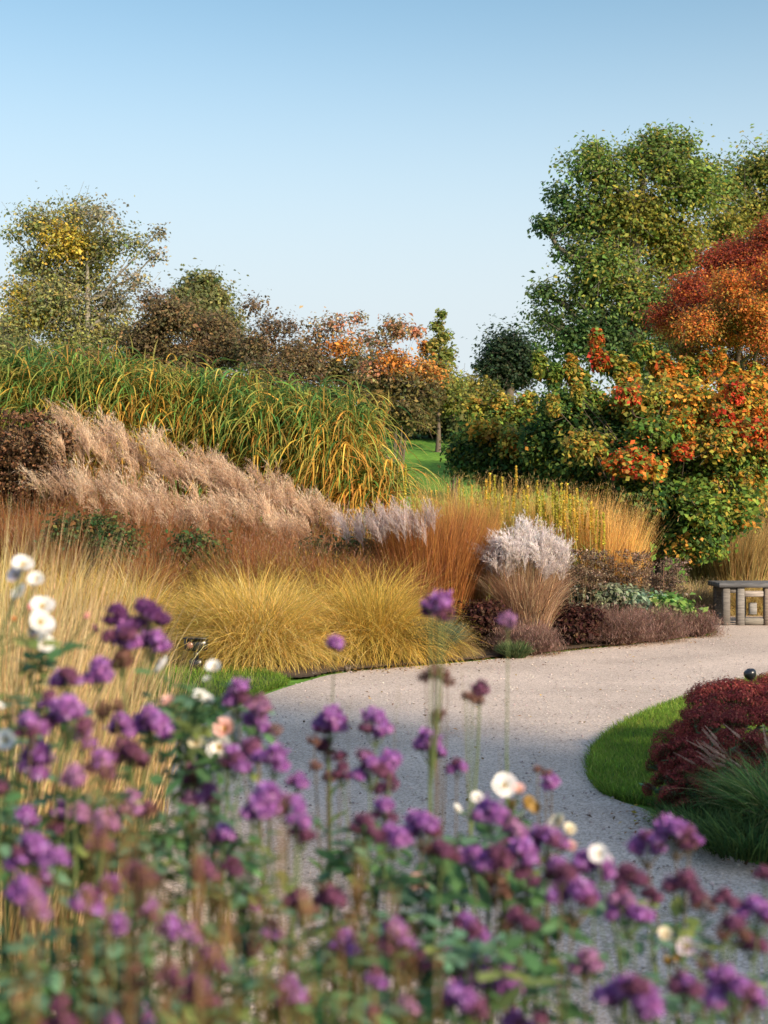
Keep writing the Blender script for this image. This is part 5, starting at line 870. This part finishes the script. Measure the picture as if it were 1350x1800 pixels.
def rose_bush(label, px, Y, blobs, fl, seed, lc=((3, (.14, .26, .16)), (3, (.11, .23, .09)), (1, (.26, .32, .10))), ls=.026):
    rng = np.random.default_rng(seed); x = X(px, Y); root = thing('rose_bush', (x, Y, .03), label, 'rose bush', 'rose bushes among the purple flowers'); O = np.array([x, Y, .03]); gs, gl = G(), G(); q = np.linspace(0, 1, 8)[:, None]
    tips = []
    for bx, by, rx, ry, n in blobs:
        c = at(bx, by, Y)-O; c[1] += rng.normal(0, .08); b = rng.normal(0, .05, 3)*np.array([1, 1, 0]); mid = np.array([c[0]*.4, c[1]*.5, c[2]*.7]); cv = b*(1-q)**2+2*mid*q*(1-q)+c*q*q; tube(gs, cv, np.linspace(.004, .002, 8), (.09, .13, .05), 6); tips.append(c)
        d = nrm(rng.normal(0, 1, (n, 3)))*rng.uniform(0, 1, (n, 1))**.4*np.array([rx, max(rx, ry)*.9, ry])/F*Y; P = c+d; ok = P[:, 2] > .05; P = P[ok]; n = len(P)
        tw = rng.integers(0, 3, n); twigs(gs, cv[5+tw % 3], P, .0015, .001, (.09, .13, .05), .2, rng)
        compound_leaf(gl, P, rng.uniform(0, 6.28, n), rng.uniform(-.5, .5, n), ls*np.exp(rng.normal(0, .25, n))*.9, rng, pick(lc, n, rng))
    for fx, fy, r, k in fl:
        t = at(fx, fy, Y+rng.normal(0, .05))-O; j = min(range(len(tips)), key=lambda i: float(((tips[i]-t)**2).sum())); b = tips[j]*np.array([1, 1, 1.0]); b[2] = min(b[2], t[2]-.03); e = t-np.array([0, 0, r/F*Y*.3]); mid = b*.5+e*.5; mid[:2] = e[:2]*.8+b[:2]*.2; cv = b*(1-q)**2+2*mid*q*(1-q)+e*q*q; tube(gs, cv, .0014, (.11, .14, .05), 5)
        rr = r/F*Y
        if k in ROSE: inst(ROSE[k][int(rng.integers(0, len(ROSE[k])))], 'flower', root, e, (rng.uniform(.5, 1.15), rng.normal(0, .4), rng.normal(0, .4)), rr*1.05)
        else: inst(BUD[k], 'bud', root, t, (rng.normal(0, .3), rng.normal(0, .3), 0), rr)
    gs.build('stems', M_STEM, root, True); gl.build('foliage', M_LEAF, root)
rose_bush('rose with a tall spray of white blooms and pink buds at the left edge', 60, 2.1, [(60, 1170, 60, 24, 8), (28, 1222, 34, 40, 7), (110, 1240, 50, 40, 6), (15, 1130, 20, 30, 3)],
    [(40, 990, 19, 'w'), (64, 1016, 14, 'w'), (30, 1008, 16, 'l'), (38, 1038, 17, 'w'), (75, 1063, 22, 'w'), (70, 1090, 22, 'w'), (80, 1102, 20, 'w'), (78, 1128, 18, 'w'), (52, 1068, 8, 'q'), (152, 1083, 8, 'q'), (168, 1105, 10, 'q'), (25, 1088, 7, 'o'), (56, 1112, 8, 'l')], 3001)
rose_bush('rose with a white bloom cut by the left edge', 0, 1.9, [(-10, 1330, 50, 50, 12), (30, 1400, 50, 40, 10)], [(10, 1296, 19, 'w'), (-2, 1240, 9, 'w')], 3002)
rose_bush('leafy rose with white and peach blooms before the left lawn', 350, 2.15, [(350, 1240, 40, 40, 14), (400, 1250, 34, 40, 12), (320, 1300, 60, 34, 16), (400, 1320, 36, 30, 8), (330, 1360, 60, 34, 14)],
    [(288, 1166, 19, 'w'), (376, 1170, 13, 'w'), (352, 1222, 14, 'w'), (364, 1228, 10, 'w'), (297, 1232, 14, 'p'), (395, 1277, 20, 'p'), (388, 1309, 23, 'w'), (345, 1303, 13, 'c'), (310, 1285, 12, 'w'), (365, 1192, 8, 'w')], 3003)
rose_bush('dense blue green rose foliage at the left, under the mauve heads', 130, 1.85, [(80, 1460, 90, 50, 26), (180, 1420, 80, 50, 22), (130, 1520, 90, 50, 24), (250, 1480, 60, 50, 18)], [(245, 1560, 8, 'q')], 3004)
rose_bush('green rose foliage in the bottom left corner', 100, 1.6, [(60, 1650, 100, 60, 30), (150, 1720, 110, 70, 32), (60, 1780, 100, 50, 26), (220, 1640, 70, 60, 18)], [], 3005)
rose_bush('green rose foliage between brown haze and gravel gap', 380, 1.8, [(370, 1480, 60, 60, 20), (420, 1560, 60, 60, 20), (320, 1580, 70, 60, 20), (440, 1640, 60, 50, 16)], [(380, 1500, 7, 'q')], 3006)
rose_bush('leafy rose at the bottom, left of the middle', 420, 1.55, [(380, 1740, 90, 60, 26), (500, 1700, 70, 60, 18), (540, 1790, 90, 40, 22), (300, 1790, 80, 40, 18)], [], 3007)
rose_bush('rose with one round pink bud in the middle of the flowers', 640, 1.9, [(620, 1520, 40, 40, 14), (660, 1560, 60, 50, 20), (780, 1560, 50, 40, 14), (700, 1610, 70, 40, 16)], [(733, 1545, 17, 'p'), (732, 1606, 14, 'w'), (800, 1572, 7, 'o'), (750, 1560, 7, 'q')], 3008)
rose_bush('leafy rose in the lower middle under the purple heads', 680, 1.6, [(620, 1700, 80, 50, 22), (760, 1740, 80, 50, 22), (680, 1790, 100, 40, 24), (860, 1660, 50, 40, 10)], [(650, 1650, 7, 'q')], 3009)
rose_bush('rose with a wide open white bloom against the gravel', 860, 2.0, [(850, 1470, 34, 34, 10), (900, 1440, 30, 20, 5), (800, 1460, 24, 24, 5), (950, 1560, 40, 34, 9)], [(886, 1376, 22, 'w'), (838, 1400, 12, 'w'), (912, 1387, 11, 'p'), (925, 1408, 15, 'x'), (905, 1414, 14, 'x'), (943, 1418, 11, 'x'), (802, 1420, 10, 'w'), (983, 1443, 17, 'c'), (1000, 1456, 13, 'c'), (1003, 1487, 11, 'p'), (970, 1562, 13, 'p')], 3010)
rose_bush('rose with large upright green leaves below the purple chain', 950, 1.75, [(950, 1640, 40, 60, 10), (1000, 1720, 34, 60, 10), (900, 1700, 30, 50, 8), (1030, 1780, 30, 30, 6)], [(1005, 1800, 9, 'c')], 3011, ls=.036)
rose_bush('sparse rose with pinkish white blooms low at the right', 1180, 1.8, [(1180, 1680, 40, 24, 5), (1270, 1660, 30, 24, 4), (1090, 1640, 26, 22, 3), (1150, 1760, 30, 30, 4)], [(1052, 1498, 16, 'w'), (1066, 1508, 10, 'w'), (1168, 1640, 13, 'c'), (1208, 1662, 18, 'l'), (1175, 1690, 11, 'x'), (1256, 1702, 9, 'x'), (1192, 1683, 8, 'x')], 3012)
rose_bush('green foliage cut by the bottom right corner', 1330, 1.6, [(1345, 1790, 30, 30, 5), (1240, 1770, 30, 26, 4)], [], 3013)

# brown flowering grass nearest the lens
def near_grass(px, Y, tops, label, seed, seeds=1):
    rng = np.random.default_rng(seed); x = X(px, Y); root = thing('brown_grass', (x, Y, .03), label, 'grass', 'blurred brown grass stalks nearest the viewer'); gs = G()
    for sx, sy in tops:
        gp = G()
        t = at(sx, sy, Y+rng.normal(0, .04))-np.array([x, Y, .03]); b = np.array([t[0]*.7+rng.normal(0, .02), rng.normal(0, .03), 0]); q = np.linspace(0, 1, 7)[:, None]; mid = (b+t)/2; mid[:2] = b[:2]*.8+t[:2]*.2; cv = b*(1-q)**2+2*mid*q*(1-q)+t*q*q; tube(gs, cv, np.linspace(.0009, .0004, 7), (.28, .22, .09), 4)
        m = 34; u = 1-rng.uniform(0, 1, m)**1.3*.30; P = b*(1-u[:, None])**2+2*mid*u[:, None]*(1-u[:, None])+t*u[:, None]**2; c = jit(pick([(3, (.36, .20, .085)), (2, (.28, .145, .07)), (2, (.42, .28, .12))], m, rng), m, .2, .06, rng)
        blades(gp, P, rng.uniform(0, 6.28, m), rng.uniform(.1, .5, m), rng.uniform(.3, 1.1, m), rng.uniform(.008, .026, m), .0019, c, c*1.15, seg=2, rng=rng)
        ur = np.linspace(.68, 1, 7)[:, None]; tube(gp, b*(1-ur)**2+2*mid*ur*(1-ur)+t*ur**2, .0005, (.30, .17, .07), 4)
        if seeds: gp.build('seed_spike', M_DRY, root)
        else: continue
        n = 3; c = jit((.20, .17, .05), n, .2); blades(gs, b+(t-b)*rng.uniform(.1, .6, (n, 1)), rng.uniform(0, 6.28, n), rng.uniform(.1, .4, n), rng.uniform(.5, 1.6, n), .26, .0035, c, c*1.3, seg=6, rng=rng)
    gs.build('stems', M_DRY, root)
NG = [('blurred tan grass leaning over the purple heads at the left', 200, 1.05, [(160, 1280), (195, 1380), (215, 1440), (180, 1330)]), ('blurred brown grass stalks left of the dark group', 280, .95, [(235, 1450), (262, 1500), (290, 1560), (320, 1600)]),
      ('blurred orange grass at the lower left middle', 390, .95, [(345, 1460), (352, 1520), (395, 1600), (415, 1660), (380, 1560)]), ('tallest blurred orange brown spike in the lower middle', 490, 1.0, [(490, 1430), (498, 1470), (470, 1600)]),
      ('second blurred orange spike in the lower middle', 640, .95, [(636, 1480), (628, 1520), (655, 1600), (600, 1620)]), ('blurred brown stalks in the bottom left corner', 100, .9, [(60, 1560), (110, 1600), (150, 1650), (30, 1640)]),
      ('short blurred stalks at the bottom, left of the middle', 560, .9, [(540, 1600), (575, 1650), (520, 1680), (450, 1600)]), ('faint blurred stalks at the bottom, right of the middle', 740, .95, [(720, 1640), (770, 1690), (690, 1600)])]
for i, (lab, px, Y, tp) in enumerate(NG): near_grass(px, Y, tp, lab, 4000+i)
# thin bare stalks over the gravel
near_grass(620, 2.2, [(612, 1235), (700, 1205)], 'thin bare stalks crossing the open gravel', 4100, 0)
near_grass(900, 2.4, [(878, 1320), (812, 1180)], 'hair thin stalks right of the brown seedheads', 4101, 0)
